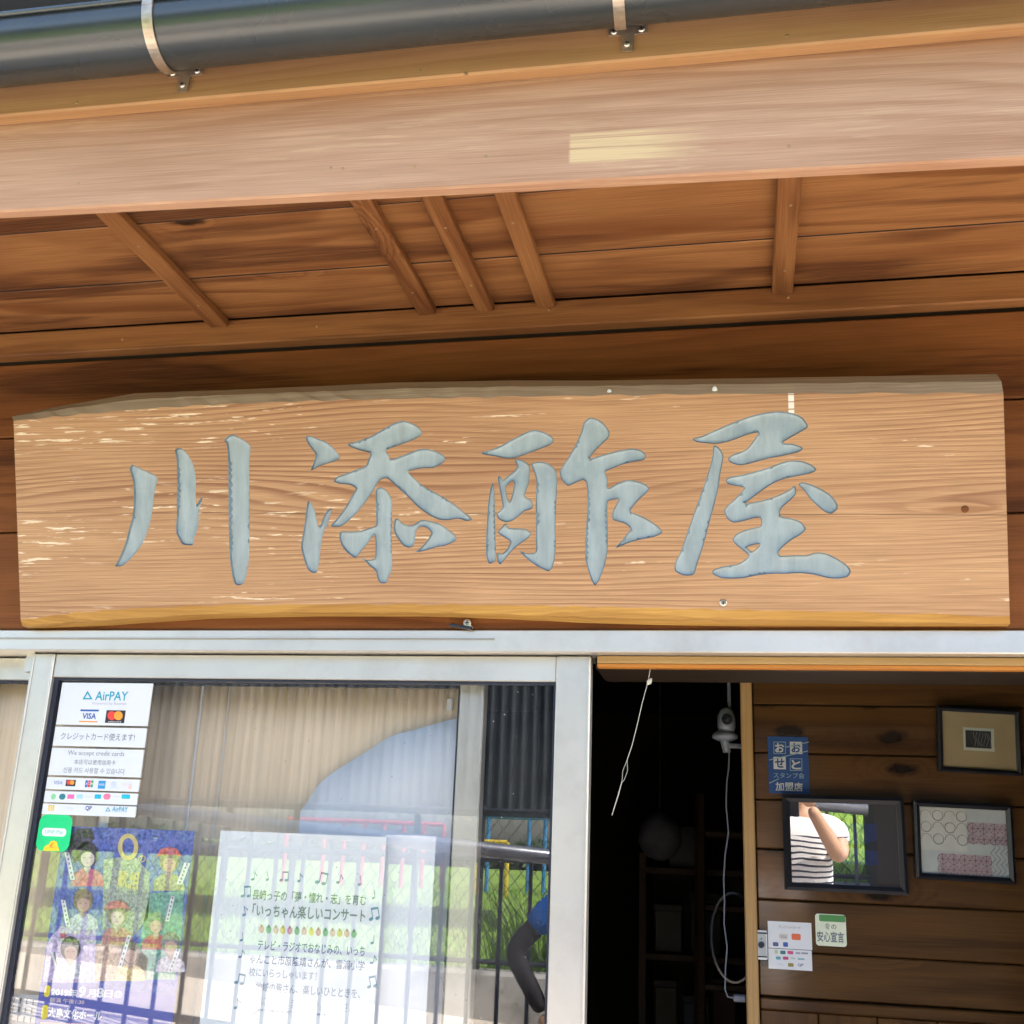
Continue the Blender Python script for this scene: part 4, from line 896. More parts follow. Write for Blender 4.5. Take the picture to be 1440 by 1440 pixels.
a0, a1 = P(*z5(563, 1355), CYD), P(*z5(612, 1331), CYD)
put('adapter_body', cbox(a1.x - a0.x, .022, a1.z - a0.z, .003), 'cam_plastic', ad, Matrix.Translation((a0 + a1) / 2))
put('plug_pin', cbox(.010, .006, .006, .001), 'screw_metal', ad, Matrix.Translation((a1.x + .004, CYD, (a0.z + a1.z) / 2)))

def z6(x, y): return (1040 + x / 3.6, 900 + y / 3.6)
def b6(a, b_, c, d): return (*z6(a, b_), *z6(c, d))
bs_ = thing('stamp_sign', 'blue stamp club sign with white characters on the plank wall', 'sign', P(*z6(248, 778), IY))
pxrect('sign_plate', b6(145, 490, 350, 778), IY - .003, ink((.008, .055, .20)), bs_, th=.0028)
F6 = IY - .0036; WB = ink((.48, .52, .52)); LB = ink((.25, .38, .45)); DB = ink((.008, .05, .18))
for x_, y_, fill, ch in ((172, 515, 0, 'お'), (255, 515, 1, 'お'), (172, 592, 1, 'せ'), (255, 600, 0, 'と')):
    w_, h_ = 62, 62
    if fill: pxrect('tile', b6(x_, y_, x_ + w_, y_ + h_), F6, WB, bs_, th=.0003)
    else:
        o_ = [z6(x_, y_), z6(x_ + w_, y_), z6(x_ + w_, y_ + h_), z6(x_, y_ + h_)]; i_ = [z6(x_ + 3, y_ + 3), z6(x_ + w_ - 3, y_ + 3), z6(x_ + w_ - 3, y_ + h_ - 3), z6(x_ + 3, y_ + h_ - 3)]
        put('tile', mesh([P(*p, F6) for p in o_ + i_], [(k, (k + 1) % 4, 4 + (k + 1) % 4, 4 + k) for k in range(4)]), LB, bs_)
    printed(ch, b6(x_ + 7, y_ + 7, x_ + w_ - 7, y_ + h_ - 7), F6 - .0004, DB if fill else WB, bs_, .03)
printed('スタンプ会', b6(172, 672, 328, 700), F6, LB, bs_); printed('加盟店', b6(182, 720, 320, 766), F6, WB, bs_, .02)
for a in ((150, 560, 345, 605), (235, 515, 350, 540), (150, 700, 200, 722)):
    pxpoly('scratch', [z6(a[0], a[3]), z6(a[2], a[1]), z6(a[2], a[1] + 4), z6(a[0], a[3] + 5)], F6 - .0008, LB, bs_)

def picture(label, box, art, matc, border, nrm=None, gl='picture_glass_matt', roll=0.0):
    x0, y0, x1, y1 = box; xm, ym = (x0 + x1) / 2, (y0 + y1) / 2; Yc = IY - .022
    w_ = P(x1, ym, Yc).x - P(x0, ym, Yc).x; h_ = P(xm, y0, Yc).z - P(xm, y1, Yc).z; c = P(xm, ym, Yc)
    nv = Vector(nrm).normalized() if nrm else Vector((0, -1, -.03)).normalized()
    yl = -nv; xl = yl.cross(Vector((0, 0, 1))).normalized(); zl = xl.cross(yl)
    M_ = Matrix(((xl.x, yl.x, zl.x, c.x), (xl.y, yl.y, zl.y, c.y), (xl.z, yl.z, zl.z, c.z), (0, 0, 0, 1))) @ Matrix.Rotation(roll, 4, 'Y')
    t = thing('framed_picture', label, 'picture', c, 'framed pictures on the inner wall')
    o_ = [(-w_ / 2, -h_ / 2), (w_ / 2, -h_ / 2), (w_ / 2, h_ / 2), (-w_ / 2, h_ / 2)]; iw_, ih_ = w_ / 2 - border, h_ / 2 - border
    mid = [(-w_ / 2 + border * .45, -h_ / 2 + border * .45), (w_ / 2 - border * .45, -h_ / 2 + border * .45), (w_ / 2 - border * .45, h_ / 2 - border * .45), (-w_ / 2 + border * .45, h_ / 2 - border * .45)]
    i_ = [(-iw_, -ih_), (iw_, -ih_), (iw_, ih_), (-iw_, ih_)]
    v = [(x, .012, z) for x, z in o_] + [(x, -.004, z) for x, z in o_] + [(x, -.008, z) for x, z in mid] + [(x, -.003, z) for x, z in i_] + [(x, .006, z) for x, z in i_]
    put('frame', mesh(v, [(k + 4 * j, (k + 1) % 4 + 4 * j, (k + 1) % 4 + 4 * j + 4, k + 4 * j + 4) for j in range(4) for k in range(4)] + [(3, 2, 1, 0)]), 'frame_black', t, M_)
    put('mat_board', MB().box((-iw_, .003, -ih_), (iw_, .006, ih_)).me(), matc, t, M_)
    art(t, M_, iw_, ih_)
    put('glass', MB().box((-iw_, -.001, -ih_), (iw_, .0005, ih_)).me(), gl, t, M_)
def quad(n_, x0, x1, z0_, z1_, y, mat, t, M_): return put(n_, mesh([(x0, y, z0_), (x1, y, z0_), (x1, y, z1_), (x0, y, z1_)], [(0, 1, 2, 3)]), mat, t, M_)
def art_sea(t, M_, a, b_):
    x0, x1, z0_, z1_ = -a * .05, a * .62, -b_ * .50, b_ * .52
    quad('artwork', x0, x1, z0_, z1_, .0026, ink((.012, .035, .20)), t, M_)
    v = [(x0, .0022, -.02 * b_), (x0 + .3 * (x1 - x0), .0022, .02 * b_), (x0 + .6 * (x1 - x0), .0022, 0), (x1, .0022, .12 * b_), (x1, .0022, -.16 * b_), (x0 + .5 * (x1 - x0), .0022, -.1 * b_), (x0, .0022, -.12 * b_)]
    put('artwork', mesh(v, [tuple(range(7))]), ink((.008, .015, .05)), t, M_)
def art_print(t, M_, a, b_):
    quad('artwork', -a * .42, a * .42, -b_ * .36, b_ * .46, .0027, ink((.42, .46, .40)), t, M_)
    quad('artwork', -a * .36, a * .34, -b_ * .26, b_ * .36, .0023, ink((.02, .022, .026)), t, M_)
    for k in range(7):
        x_ = -a * .12 + k * a * .07; m_ = MB()
        m_.tube([(x_ + a * .03 * math.sin(j * 1.1 + k), .0018, -b_ * .2 + j * b_ * .1) for j in range(6)], .0005, 4); put('artwork', m_.me(), ink((.20, .22, .22)), t, M_)
def art_tiles(t, M_, a, b_):
    quad('artwork', -a, a, -b_, b_, .0026, ink((.40, .44, .42)), t, M_)
    quad('artwork', -a * .99, .08 * a, -b_ * .3, b_ * .98, .0022, ink((.47, .49, .44)), t, M_)
    quad('artwork', .1 * a, a * .99, -b_ * .05, b_ * .6, .0022, ink((.38, .33, .34)), t, M_); quad('artwork', -.55 * a, .62 * a, -b_ * .98, -b_ * .38, .0020, ink((.37, .31, .32)), t, M_)
    red = ink((.22, .09, .11)); blu = ink((.06, .08, .14)); tan_ = ink((.30, .24, .24))
    def line(pts, m_, r=.0006): put('artwork_line', MB().tube([(x, .0016, z) for x, z in pts], r, 4).me(), m_, t, M_)
    s = .021
    for i in range(4):
        for j in range(4):
            c_ = (-a * .85 + i * s * 1.15, b_ * .75 - j * s * 1.15)
            if c_[0] < .02 * a and c_[1] > -b_ * .25: line([(c_[0] + s * .5 * math.cos(w), c_[1] + s * .5 * math.sin(w)) for w in np.linspace(0, 6.28 if (i + j) % 2 else 3.3, 14)], tan_, .0008)
    def flower(x, z):
        for w in np.linspace(0, 3.14, 5)[:-1]: line([(x - s * .5 * math.cos(w), z - s * .5 * math.sin(w)), (x + s * .5 * math.cos(w), z + s * .5 * math.sin(w))], red, .0005)
        line([(x + s * .5 * math.cos(w), z + s * .5 * math.sin(w)) for w in np.linspace(0, 6.28, 9)], red, .0004)
    for i in range(4): flower(.22 * a + i * s * 1.05, b_ * .42); flower(.22 * a + i * s * 1.05, b_ * .42 - s * 1.05)
    for i in range(5): flower(-.5 * a + i * s * 1.05, -b_ * .55); flower(-.5 * a + i * s * 1.05, -b_ * .55 - s * 1.0)
    for k in range(5):
        x_ = .66 * a + k * .010
        line([(x_ + (.005 if j % 2 else -.005), -b_ * .98 + j * .0115) for j in range(8)], blu, .0006)
nr = -Vector(ray(1111, 1120))
picture('black framed picture with grey mount and dark blue print, mirroring the striped photographer', b6(220, 788, 838, 1275), art_sea, 'mat_grey', .0155, nr, 'picture_glass')
picture('black framed picture with olive mount and small dark print, topmost on the wall', b6(1000, 345, 1425, 675), art_print, 'mat_tan', .010, (.05, -1, -.06), roll=R(2.0))
picture('black framed picture of pale patchwork with red stitched flowers', b6(882, 822, 1388, 1220), art_tiles, 'paper', .012, (.06, -1, -.05), roll=R(1.0))

def z7(x, y): return (1060 + x / 8, 1270 + y / 8)
def b7(a, b_, c, d): return (*z7(a, b_), *z7(c, d))
sh = thing('payment_sheet', 'creased white sheet of payment logos taped to the plank wall', 'notice', P(*z7(400, 750), IY))
SY = IY - .0012
pxrect('paper_sheet', b7(160, 212, 652, 515), SY, 'paper', sh, th=.001); pxrect('paper_sheet', b7(165, 522, 655, 750), SY, 'paper', sh, th=.001)
FS = SY - .0004
printed('クレジットカード', b7(280, 255, 525, 290), FS, ink((.2, .2, .22)), sh)
for bxx, c in (((285, 345, 385, 410), (.62, .60, .52)), ((425, 345, 528, 415), (.65, .14, .05)), ((215, 440, 278, 485), (.10, .10, .22)), ((330, 440, 385, 492), (.04, .10, .36)), ((235, 525, 272, 570), (.42, .52, .30)), ((298, 535, 358, 575), (.03, .16, .17)), ((378, 538, 445, 575), (.55, .08, .22)), ((470, 552, 525, 575), (.3, .35, .42)), ((535, 555, 610, 575), (.25, .27, .32)), ((250, 600, 303, 635), (.10, .35, .42)), ((328, 602, 390, 637), (.45, .06, .18)), ((415, 612, 470, 632), (.45, .55, .55)), ((495, 620, 570, 640), (.2, .4, .5)), ((385, 675, 448, 715), (.26, .22, .05))):
    pxrect('logo', b7(*bxx), FS, ink(c), sh, th=.0003, rad=.25)
printed('VISA', b7(300, 362, 370, 395), FS - .0004, ink((.06, .10, .30)), sh); printed('QP', b7(495, 680, 560, 715), FS, ink((.05, .07, .28)), sh, .02); printed('Pay', b7(275, 680, 330, 700), FS, ink((.4, .42, .45)), sh)
gs_ = thing('pledge_sticker', 'small rounded sticker with a green top band on the plank wall', 'sticker', P(*z7(870, 480), IY))
pxrect('sticker_sheet', b7(695, 125, 1040, 485), SY, ink((.68, .74, .58)), gs_, th=.001, rad=.1); pxrect('green_band', b7(735, 135, 1030, 210), FS, ink((.07, .26, .07)), gs_, th=.0003, rad=.2)
printed('食の', b7(795, 230, 930, 295), FS, ink((.10, .13, .12)), gs_, .01); printed('安心宣言', b7(712, 320, 1015, 440), FS, ink((.12, .16, .20)), gs_, .02)
dc = thing('door_chime', 'narrow white door chime unit with a dark round button by the post', 'chime', P(*z7(85, 635), IY))
pxrect('chime_body', b7(22, 308, 152, 635), IY - .016, 'white_plastic', dc, th=.0155, rad=.12); pxrect('chime_face', b7(32, 342, 142, 598), IY - .0172, ink((.40, .44, .44)), dc, th=.001, rad=.08)
pxrect('chime_band', b7(24, 330, 150, 344), IY - .0175, 'frame_black', dc, th=.0012); pxrect('chime_band', b7(24, 596, 150, 610), IY - .0175, 'frame_black', dc, th=.0012)
pxpoly('button', ell(*z7(85, 470), 4.5, 4.6, 16), IY - .019, 'rubber', dc, th=.002); pxpoly('indicator', ell(*z7(85, 400), 1, 1, 8), IY - .0178, 'frame_black', dc, th=.0006)

# ------------------------------------------------------------------ dim things further inside
sv = thing('shelf_unit', 'dark wooden shelf unit standing in the dim shop by the door edge', 'shelf', (-.22, 2.95, .02))
for x in (-.42, .0): plank('upright', (x - .015, 2.80, .02), (x + .015, 3.15, 1.55), 'shelf_wood', sv, along='Z')
for k in range(5): plank('shelf_board', (-.404, 2.80, .15 + k * .33), (-.016, 3.15, .175 + k * .33), 'shelf_wood', sv)
plank('back_panel', (-.404, 3.152, .1), (-.016, 3.162, 1.53), 'back_wood', sv)
for k, (x, z, w_, h_, c, d_) in enumerate(((-.33, .836, .09, .20, (.30, .22, .12), 'brown'), (-.21, .836, .10, .15, (.22, .25, .30), 'grey'), (-.10, .836, .09, .22, (.34, .12, .08), 'red'), (-.32, 1.166, .11, .16, (.35, .32, .24), 'cream'), (-.17, 1.166, .12, .21, (.16, .2, .12), 'green'), (-.25, 1.496, .13, .14, (.3, .3, .32), 'pale grey'))):
    bxo = thing('carton', f'{d_} carton standing on a dim shelf inside the shop', 'box', (x, 2.92, z), 'cartons on the dim shelf')
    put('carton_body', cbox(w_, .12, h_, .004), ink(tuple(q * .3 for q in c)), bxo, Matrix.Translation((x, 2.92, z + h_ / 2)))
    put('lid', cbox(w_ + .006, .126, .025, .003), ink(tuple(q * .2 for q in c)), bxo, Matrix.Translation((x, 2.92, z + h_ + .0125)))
ld = thing('step_ladder', 'wooden ladder leaning in the dim shop behind the camera cable', 'ladder', (-.1, 2.3, .02))
lx0, lx1 = P(980, 1300, 2.2).x, P(1003, 1300, 2.2).x + .22
for x in (lx0, lx1): put('rail', MB().tube([(x, 2.15, .02), (x, 2.62, 1.78)], .022, 6).me(), 'shelf_wood', ld)
for k in range(6): put('rung', MB().tube([(lx0, 2.22 + k * .075, .28 + k * .27), (lx1, 2.22 + k * .075, .28 + k * .27)], .016, 6).me(), 'shelf_wood', ld)
bn = thing('pale_bundle', 'pale rounded cloth bundle hanging in the dim shop', 'bundle', P(928, 1190, 2.0))
c0 = P(928, 1172, 2.0)
put('cloth_body', MB().lathe([(.012, -.09), (.05, -.075), (.075, -.03), (.07, .02), (.045, .055), (.015, .075)], 14, Matrix.Translation(c0)).me(), 'bundle_cloth', bn, smooth=True)
put('hanging_string', MB().tube([c0 + Vector((0, 0, .07)), (c0.x, 2.0, 2.32)], .0015, 5).me(), 'bundle_cloth', bn)
co_ = thing('black_cable_coil', 'black cable coil hanging on the back of the corner post', 'cable', P(1032, 1370, .74))
cc = P(1032, 1318, .74)
put('coil', MB().tube([(cc.x + .05 * math.cos(w), .74 + .004 * math.sin(3 * w), cc.z + .095 * math.sin(w)) for w in np.linspace(0, 6.283, 33)[:-1]], .0045, 6, closed=True).me(), 'black_plastic', co_)
put('coil_tie', MB().tube([(cc.x + .045, .735, cc.z + .04), (cc.x + .056, .745, cc.z + .052)], .009, 8).me(), 'rubber', co_)

# ------------------------------------------------------------------ what stands across from the shop (mirrored in the glass)
A_R, A_W = 3.35, 5.2
ra = thing('hand_railing', 'dark steel railing with thin bars sloping along the forecourt', 'railing', (-2, -A_R, 0))
p0, p1 = PR(150, 1134, A_R), PR(800, 1208, A_R); dr = (p1 - p0) / (p1.x - p0.x)
def rail_z(x): return p0.z + (x - p0.x) * dr.z
xl_, xr_ = -4.6, .37
put('top_rail', MB().tube([(0, 0, 0), (xr_ - xl_, 0, 0)], .036, 14).me(), 'rail_top', ra, smooth=True, M= Matrix.Translation((xl_, -A_R, rail_z(xl_))) @ Matrix.Rotation(-math.atan(dr.z), 4, 'Y'))
walk_z = lambda x: rail_z(x) - 1.04
put('bottom_rail', MB().box((0, -.014, -.018), (xr_ - xl_, .014, .018)).me(), 'rail_paint', ra, Matrix.Translation((xl_, -A_R, rail_z(xl_) - .94)) @ Matrix.Rotation(-math.atan(dr.z), 4, 'Y'))
wx = [-8.0, .30]
put('walkway', MB().add([(x, y, z) for x in wx for y in (-A_W, -A_R + .12) for z in (0.0, max(.06, walk_z(x)))], [(0, 1, 3, 2), (4, 6, 7, 5), (0, 4, 5, 1), (2, 3, 7, 6), (1, 5, 7, 3), (0, 2, 6, 4)]).me(), 'pavement_concrete', kind='structure')
xb0 = PR(703, 1280, A_R).x; sp_ = PR(745, 1280, A_R).x - xb0
k0 = int((xl_ - xb0) / sp_) + 1
for k in range(k0, int((xr_ - xb0) / sp_) + 1):
    x = xb0 + k * sp_; put('baluster', MB().box((x - .0085, -A_R - .0085, walk_z(x) - .02), (x + .0085, -A_R + .0085, rail_z(x) - .03)).me(), 'rail_paint', ra)
cw = tag(put('retaining_wall', cbox(24, .22, .80, .02), 'concrete', None, Matrix.Translation((-6, -A_W - .11, .40))), 'low stained concrete wall below the wire fence opposite the shop', 'wall')
ck = thing('wire_fence', 'chain link fence on the concrete wall in front of the grass', 'fence', (-3, -A_W - .1, .8))
YF = -A_W - .10; zt_ = PR(720, 1140, A_W + .1).z; zb_ = .80
m_ = MB(); step = .085; hgt = zt_ - zb_
x = -7.0
while x < .3:
    m_.tube([(x, YF, zb_), (x + hgt * .8, YF, zt_)], .0026, 3, caps=False); m_.tube([(x + hgt * .8, YF + .004, zb_), (x, YF + .004, zt_)], .0026, 3, caps=False); x += step
put('wire_mesh', m_.me(), 'wire', ck, kind='stuff')
zbar = PR(720, 1209, A_W + .1).z
for z, r_ in ((zt_, .014), (zbar, .020), (zb_ + .05, .016)): put('fence_rail', MB().tube([(-7, YF, z), (.95, YF, z)], r_, 8).me(), 'rail_paint', ck)
for x in np.arange(-6.9, 1.0, 1.3): put('post', MB().tube([(x, YF - .02, .6), (x, YF - .02, zt_ + .03)], .022, 8).me(), 'wire', ck)

# grass: short blades over the near field, as one mass, and one tall clump by the fence
def blades(n, fx, fy, hmin, hmax, wd, lean, z0):
    v = []; f = []
    for i in range(n):
        x, y = fx(), fy(); h = random.uniform(hmin, hmax); a = random.uniform(0, 6.28); lx, ly = math.cos(a) * lean * h, math.sin(a) * lean * h
        b = random.uniform(0, 3.14); wx, wy = math.cos(b) * wd, math.sin(b) * wd; k = len(v)
        v += [(x - wx, y - wy, z0), (x + wx, y + wy, z0), (x + wx * .7 + lx * .4, y + wy * .7 + ly * .4, z0 + h * .6), (x - wx * .7 + lx * .4, y - wy * .7 + ly * .4, z0 + h * .6), (x + lx, y + ly, z0 + h)]
        f += [(k, k + 1, k + 2, k + 3), (k + 3, k + 2, k + 4)]
    return mesh(v, f)
put('grass', blades(26000, lambda: random.uniform(-9, 1), lambda: -5.45 - 16 * random.random() ** 1.8,   .02, .075, .006, .6, .74), 'blade', label='short green grass over the field behind the wire fence', category='grass', kind='stuff')
gc = thing('tall_grass_clump', 'tall clump of bladed grass growing behind the wire fence', 'grass', (PR(745, 1340, 5.7).x, -5.7, .74))
gx_ = PR(748, 1340, 5.7).x
put('leaf_blades', blades(230, lambda: gx_ + random.gauss(0, .13), lambda: -5.7 + random.gauss(0, .08), .25, .62, .010, .55, .74), 'blade', gc, kind='stuff')
# hedge far behind the field
hd_ = thing('hedge', 'dark clipped hedge along the far side of the field', 'hedge', (-8, -42, .74))
v = []; f = []
for i in range(9000):
    x = random.uniform(-36, 14); y = -42 + random.uniform(-.7, .7); z = .74 + random.random() ** .7 * (.85 + .25 * math.sin(x * .7) + .15 * math.sin(x * 2.1)); s = random.uniform(.08, .2); q = Vector((random.gauss(0, 1), random.gauss(0, 1), random.gauss(0, 1))).normalized()
    t = q.orthogonal().normalized() * s; u = q.cross(t).normalized() * s; k = len(v); c = Vector((x, y, z)); v += [c - t, c + u * .6, c + t, c - u * .6]; f.append((k, k + 1, k + 2, k + 3))
put('foliage', mesh(v, f), 'leaf_dark', hd_); put('trunk', MB().box((-36, -42.2, .74), (14, -41.8, 1.3)).me(), 'shed_wood', hd_)
# playground frames
def frame(name, label, col, x0, x1, y, zt, posts, bars=()):
    t = thing(name, label, 'play frame', ((x0 + x1) / 2, y, .74))
    put('top_bar', MB().tube([(x0, y, zt), (x1, y, zt)], .045, 8).me(), col, t)
    for x in posts: put('post', MB().tube([(x, y, .74), (x, y, zt)], .04, 8).me(), col, t)
    for z in bars: put('cross_bar', MB().tube([(x0, y, z), (x1, y, z)], .035, 8).me(), col, t)
a_ = 19.0
g1, g2 = PR(672, 1147, a_), PR(800, 1147, a_)
frame('climbing_frame', 'light blue climbing frame on the grass', 'play_blue', g1.x, g2.x + 1.5, -a_, g1.z, [PR(688, 1150, a_).x, PR(745, 1150, a_).x, PR(767, 1150, a_).x, PR(800, 1150, a_).x])
r1, r2 = PR(405, 1152, a_), PR(625, 1152, a_)
frame('ladder_frame', 'long red and purple bar frame on the grass', 'play_red', r1.x, r2.x, -a_, r1.z, np.linspace(r1.x, r2.x, 9))
y1_, y2_ = PR(672, 1183, 17), PR(714, 1183, 17)
frame('balance_bar', 'low yellow balance bar on the grass', 'play_yellow', y1_.x, y2_.x, -17, y1_.z, [y1_.x, y2_.x])
# open corrugated shelter: its dark front sheet hangs across the view
A_S = 9.0; sx0, sx1 = -9.5, .45
zb_ = PR(720, 1140, A_S).z; zt_ = zb_ + 2.3
co2 = thing('corrugated_shelter', 'open shelter with a dark corrugated sheet front beyond the fence', 'shelter', ((sx0 + sx1) / 2, -A_S, .74))
n = 900; v = []; f = []
for i in range(n + 1):
    x = sx0 + (sx1 - sx0) * i / n; y = -A_S + .022 * math.sin(x * 2 * math.pi / .11); v += [(x, y, zb_), (x, y, zt_)]
f = [(2 * i, 2 * i + 2, 2 * i + 3, 2 * i + 1) for i in range(n)]
put('corrugated_sheet', mesh(v, f), 'corrugate', co2, smooth=True)
for z in (zb_ - .03, (zb_ + zt_) / 2, zt_): put('cross_rail', MB().box((sx0, -A_S - .10, z - .03), (sx1, -A_S - .026, z + .03)).me(), 'rail_paint', co2)
for x in np.arange(sx0 + .1, sx1 + .2, 2.05): put('post', MB().tube([(min(x, sx1 - .05), -A_S - .14, .74), (min(x, sx1 - .05), -A_S - .14, zt_)], .035, 8).me(), 'rail_paint', co2)
put('roof_sheet', mesh([(sx0, -A_S, zt_ + .03), (sx1, -A_S, zt_ + .03), (sx1, -A_S - 3, zt_ + .25), (sx0, -A_S - 3, zt_ + .25)], [(0, 1, 2, 3)]), 'corrugate', co2)
# dark timber shed to the right of the forecourt
shd = thing('timber_shed', 'dark timber shed opposite the right side of the shop', 'shed', (1.7, -5, 0))
put('shed_wall', MB().box((.40, -6.6, 0), (3.6, -3.7, 2.5)).me(), 'shed_wood', shd)
for k in range(16): plank('shed_board', (.397 + k * .2, -3.698, .02), (.595 + k * .2, -3.68, 2.5), 'shed_wood', shd, along='Z')
put('shed_roof', MB().box((.36, -6.8, 2.505), (3.7, -3.5, 2.6)).me(), 'roof_metal', shd)

# ------------------------------------------------------------------ people
def skin_mesh(name, pts, edges, rad, mat, parent, root=0, sub=2):
    me = bpy.data.meshes.new(name); me.from_pydata([tuple(p) for p in pts], edges, []); o = put(name, me, mat, parent)
    sk = o.modifiers.new('skin', 'SKIN'); sk.use_smooth_shade = True
    for i, r_ in enumerate(rad):
        q = me.skin_vertices[0].data[i]; q.radius = r_ if isinstance(r_, tuple) else (r_, r_); q.use_root = (i == root)
    sb = o.modifiers.new('sub', 'SUBSURF'); sb.levels = sb.render_levels = sub
    return o
def chain(pts, rad, name, mat, parent, sub=2): return skin_mesh(name, pts, [(i, i + 1) for i in range(len(pts) - 1)], rad, mat, parent, 0, sub)
def person(label, x, y, hgt, armL, armR, shirt, sleeve_r, cover=None):
    """armL / armR: elbow, wrist, fingertip in world space; the person faces the shop (+Y)"""
    s = hgt / 1.70; t = thing('person', label, 'person', (x, y, 0), 'people in front of the shop')
    V = lambda a, b, c: Vector((x + a * s, y + b * s, c * s))
    shL, shR = V(-.175, -.01, 1.385), V(.175, -.01, 1.385)
    pts = [V(0, 0, .93), V(0, 0, 1.10), V(0, -.01, 1.28), V(0, -.01, 1.40), V(0, 0, 1.48), V(0, .02, 1.56),
           V(-.09, 0, .88), V(-.10, .01, .50), V(-.10, -.02, .09), V(-.10, .10, .04), V(.09, 0, .88), V(.10, .01, .50), V(.10, -.02, .09), V(.10, .10, .04),
           shL, Vector(armL[0]), Vector(armL[1]), shR, Vector(armR[0]), Vector(armR[1])]
    ed = [(0, 1), (1, 2), (2, 3), (3, 4), (4, 5), (0, 6), (6, 7), (7, 8), (8, 9), (0, 10), (10, 11), (11, 12), (12, 13), (3, 14), (14, 15), (15, 16), (3, 17), (17, 18), (18, 19)]
    rd = [(.13, .10), (.12, .09), (.14, .10), (.10, .075), .050, .058, .085, .058, .038, .032, .085, .058, .038, .032, .055, .042, .028, .055, .042, .028]
    rd = [tuple(q * s for q in (r_ if isinstance(r_, tuple) else (r_, r_))) for r_ in rd]
    skin_mesh('body', pts, ed, rd, 'skin', t)
    # head: one shaped mesh with face
    bm = bmesh.new(); bmesh.ops.create_uvsphere(bm, u_segments=28, v_segments=20, radius=1)
    for q in bm.verts:
        c = q.co; jaw = max(0, -c.z); c.x *= .076 * (1 - .30 * jaw); c.y = c.y * .094 * (1 - .10 * jaw) + (.012 * jaw if c.y > 0 else 0); c.z *= .115
        fx, fz = c.x / .014, (c.z + .018) / .024
        if c.y > .04: c.y += .020 * math.exp(-fx * fx - fz * fz) - .006 * math.exp(-((abs(c.x) - .030) / .013) ** 2 - ((c.z - .006) / .012) ** 2)
    me = bpy.data.meshes.new('head'); bm.to_mesh(me); bm.free(); hc = V(0, .02, 1.605)
    MH = Matrix.Translation(hc) @ Matrix.Scale(s, 4); hdo = put('head', me, 'skin', t, MH, smooth=True)
    for sx in (-1, 1):
        put('eye', MB().lathe([(.001, -.004), (.010, 0), (.001, .004)], 10, Matrix.Translation((sx * .030, .083, .008)) @ Matrix.Rotation(R(90), 4, 'X')).me(), 'white_plastic', hdo, MH)
        put('pupil', MB().lathe([(.0045, -.001), (.0045, .006)], 8, Matrix.Translation((sx * .030, .087, .008)) @ Matrix.Rotation(R(-90), 4, 'X')).me(), 'hair', hdo, MH)
        put('ear', MB().lathe([(.004, -.006), (.020, 0), (.006, .006)], 12, Matrix.Translation((sx * .078, -.005, -.004)) @ Matrix.Rotation(R(90), 4, 'Y')).me(), 'skin', hdo, MH, smooth=True)
    put('mouth', MB().tube([(-.022, .078, -.062), (0, .086, -.060), (.022, .078, -.062)], .004, 6).me(), ink((.45, .15, .13)), hdo, MH)
    bm = bmesh.new(); bmesh.ops.create_uvsphere(bm, u_segments=28, v_segments=18, radius=1)
    bmesh.ops.delete(bm, geom=[q for q in bm.verts if (q.co.z < -.75) or (q.co.y > .30 and q.co.z < .50)], context='VERTS')
    for q in bm.verts: w = 1 + .04 * math.sin(q.co.x * 31 + q.co.z * 23); q.co = (q.co.x * .088 * w, q.co.y * .106 * w - .008, q.co.z * .127 * w)
    me = bpy.data.meshes.new('hair'); bm.to_mesh(me); bm.free(); put('hair', me, 'hair', t, MH, smooth=True).modifiers.new('thick', 'SOLIDIFY').thickness = .012
    # clothing
    e = lambda sh_, el: sh_.lerp(el, .62)
    sp = [V(0, 0, .90), V(0, 0, 1.10), V(0, -.01, 1.28), V(0, -.01, 1.395), shL, e(shL, Vector(armL[0])), shR, e(shR, Vector(armR[0]))]
    skin_mesh('shirt', sp, [(0, 1), (1, 2), (2, 3), (3, 4), (4, 5), (3, 6), (6, 7)], [tuple(q * s for q in r_) for r_ in ((.165, .13), (.155, .115), (.168, .122), (.115, .088), (.072, .072), (sleeve_r, sleeve_r), (.072, .072), (sleeve_r, sleeve_r))], shirt, t)
    tp = [V(0, 0, .94), V(-.09, 0, .86), V(-.10, .01, .50), V(-.10, -.02, .12), V(.09, 0, .86), V(.10, .01, .50), V(.10, -.02, .12)]
    skin_mesh('trousers', tp, [(0, 1), (1, 2), (2, 3), (0, 4), (4, 5), (5, 6)], [tuple(q * s for q in r_) for r_ in ((.145, .115), (.105, .105), (.078, .078), (.062, .062), (.105, .105), (.078, .078), (.062, .062))], 'trousers', t)
    for sx in (-1, 1): chain([V(sx * .10, -.07, .045), V(sx * .10, .04, .05), V(sx * .105, .15, .035)], [(.046 * s, .046 * s), (.048 * s, .048 * s), (.036 * s, .030 * s)], 'shoe', 'shoe', t)
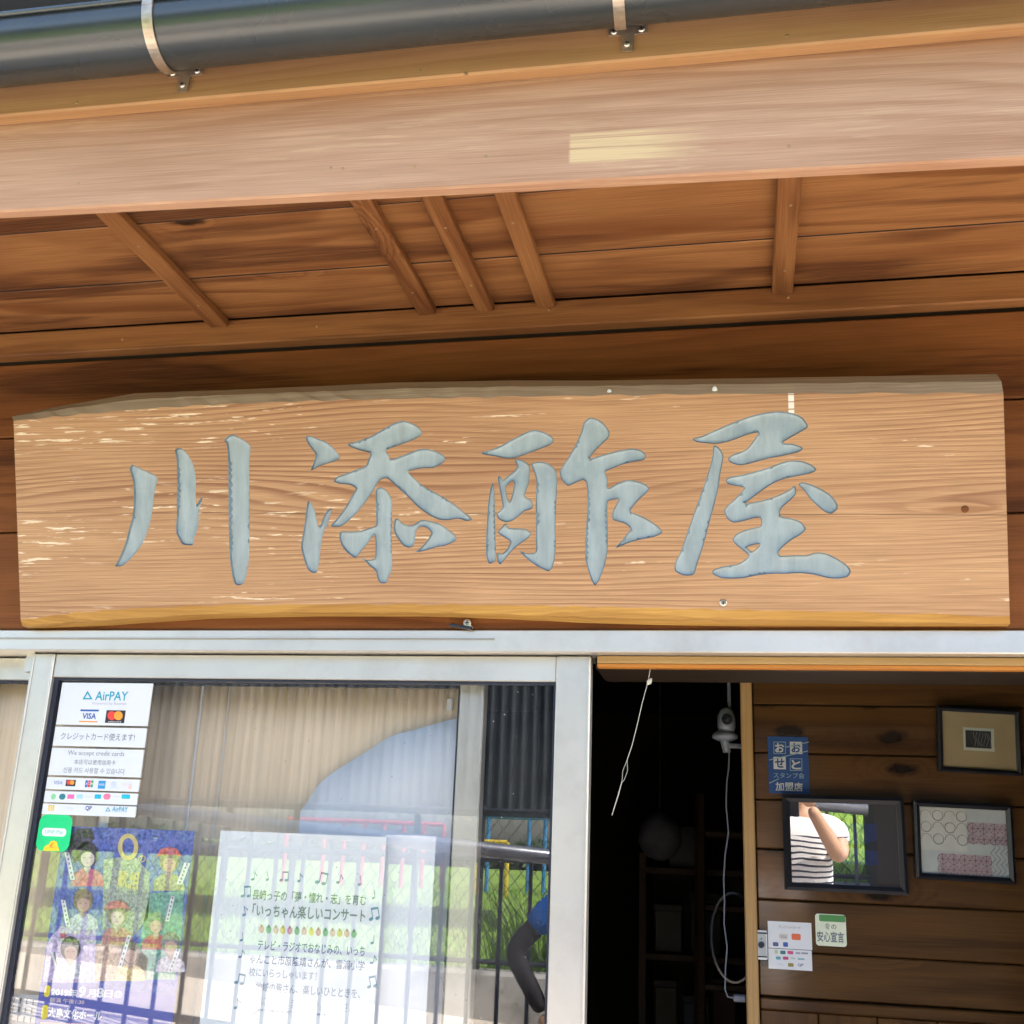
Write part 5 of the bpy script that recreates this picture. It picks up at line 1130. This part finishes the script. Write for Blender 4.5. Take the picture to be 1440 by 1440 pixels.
    # hands: palm, four fingers, thumb
    for arm, sx in ((armL, -1), (armR, 1)):
        wr, tip = Vector(arm[1]), Vector(arm[2]); dv = (tip - wr).normalized(); el = (wr - Vector(arm[0])).normalized()
        side = dv.cross(Vector(arm[3]) if len(arm) > 3 else Vector((0, 0, 1))).normalized(); curl = side.cross(dv).normalized()
        kn = wr + dv * .085 * s; P_ = [wr, wr + dv * .05 * s]; E_ = [(0, 1)]; Rr = [.026 * s, .032 * s]
        for j in range(4):
            o_ = side * (j - 1.5) * .021 * s; L_ = (.070, .080, .076, .058)[j] * s; b0 = len(P_)
            P_ += [kn + o_, kn + o_ + dv * L_ * .45 + curl * .010 * s, kn + o_ + dv * L_ * .72 + curl * .030 * s, kn + o_ + dv * L_ * .80 + curl * .052 * s]
            E_ += [(1, b0), (b0, b0 + 1), (b0 + 1, b0 + 2), (b0 + 2, b0 + 3)]; Rr += [.0105 * s, .0092 * s, .0085 * s, .007 * s]
        b0 = len(P_); P_ += [wr + dv * .035 * s - side * .030 * s + curl * .012 * s, wr + dv * .062 * s - side * .050 * s + curl * .03 * s, wr + dv * .09 * s - side * .048 * s + curl * .045 * s]
        E_ += [(1, b0), (b0, b0 + 1), (b0 + 1, b0 + 2)]; Rr += [.013 * s, .011 * s, .008 * s]
        skin_mesh('hand', P_, E_, [(r_, r_) for r_ in Rr], 'skin', t, 0, 1)
    if cover:
        for arm, sh_ in ((armL, shL), (armR, shR)):
            a0_ = sh_.lerp(Vector(arm[0]), .36); chain([a0_, Vector(arm[0]), Vector(arm[1])], [(.050 * s, .050 * s), (.050 * s, .050 * s), (.036 * s, .036 * s)], 'arm_cover', cover, t)
    return t
# the photographer, phone at the camera's place, elbows down
person('person in a white shirt with dark stripes holding a phone up to take the picture', .02, -2.36, 1.70,
       ((-.17, -2.26, 1.26), (-.075, -2.10, 1.50), (-.03, -2.06, 1.60), (0, 1, 0)), ((.20, -2.26, 1.27), (.085, -2.10, 1.50), (.045, -2.06, 1.60), (0, 1, 0)), 'shirt_stripe', .066)
ph = thing('phone', 'black phone held up by the photographer in the striped shirt', 'phone', (0, -2.035, 1.47))
put('phone_body', cbox(.072, .008, .145, .003), 'black_plastic', ph, Matrix.Translation((.0, -2.030, 1.535)))
put('screen', cbox(.066, .001, .135, .0004), 'rubber', ph, Matrix.Translation((.0, -2.0346, 1.535)))
# companion in blue, one elbow out
A_P = 2.75
eL, wL, hL = PR(720, 1337, A_P), PR(764, 1425, A_P), PR(785, 1462, A_P)
bxp = PR(848, 1300, A_P).x
person('person in a blue short sleeved shirt and black arm covers with an elbow out', bxp, -A_P, 1.66,
       (eL, wL, hL, (0, 1, 0)), ((bxp + .25, -A_P - .02, 1.10), (bxp + .24, -A_P + .08, .88), (bxp + .24, -A_P + .12, .74), (1, 0, 0)), 'shirt_blue', .064, 'arm_cover_cloth')
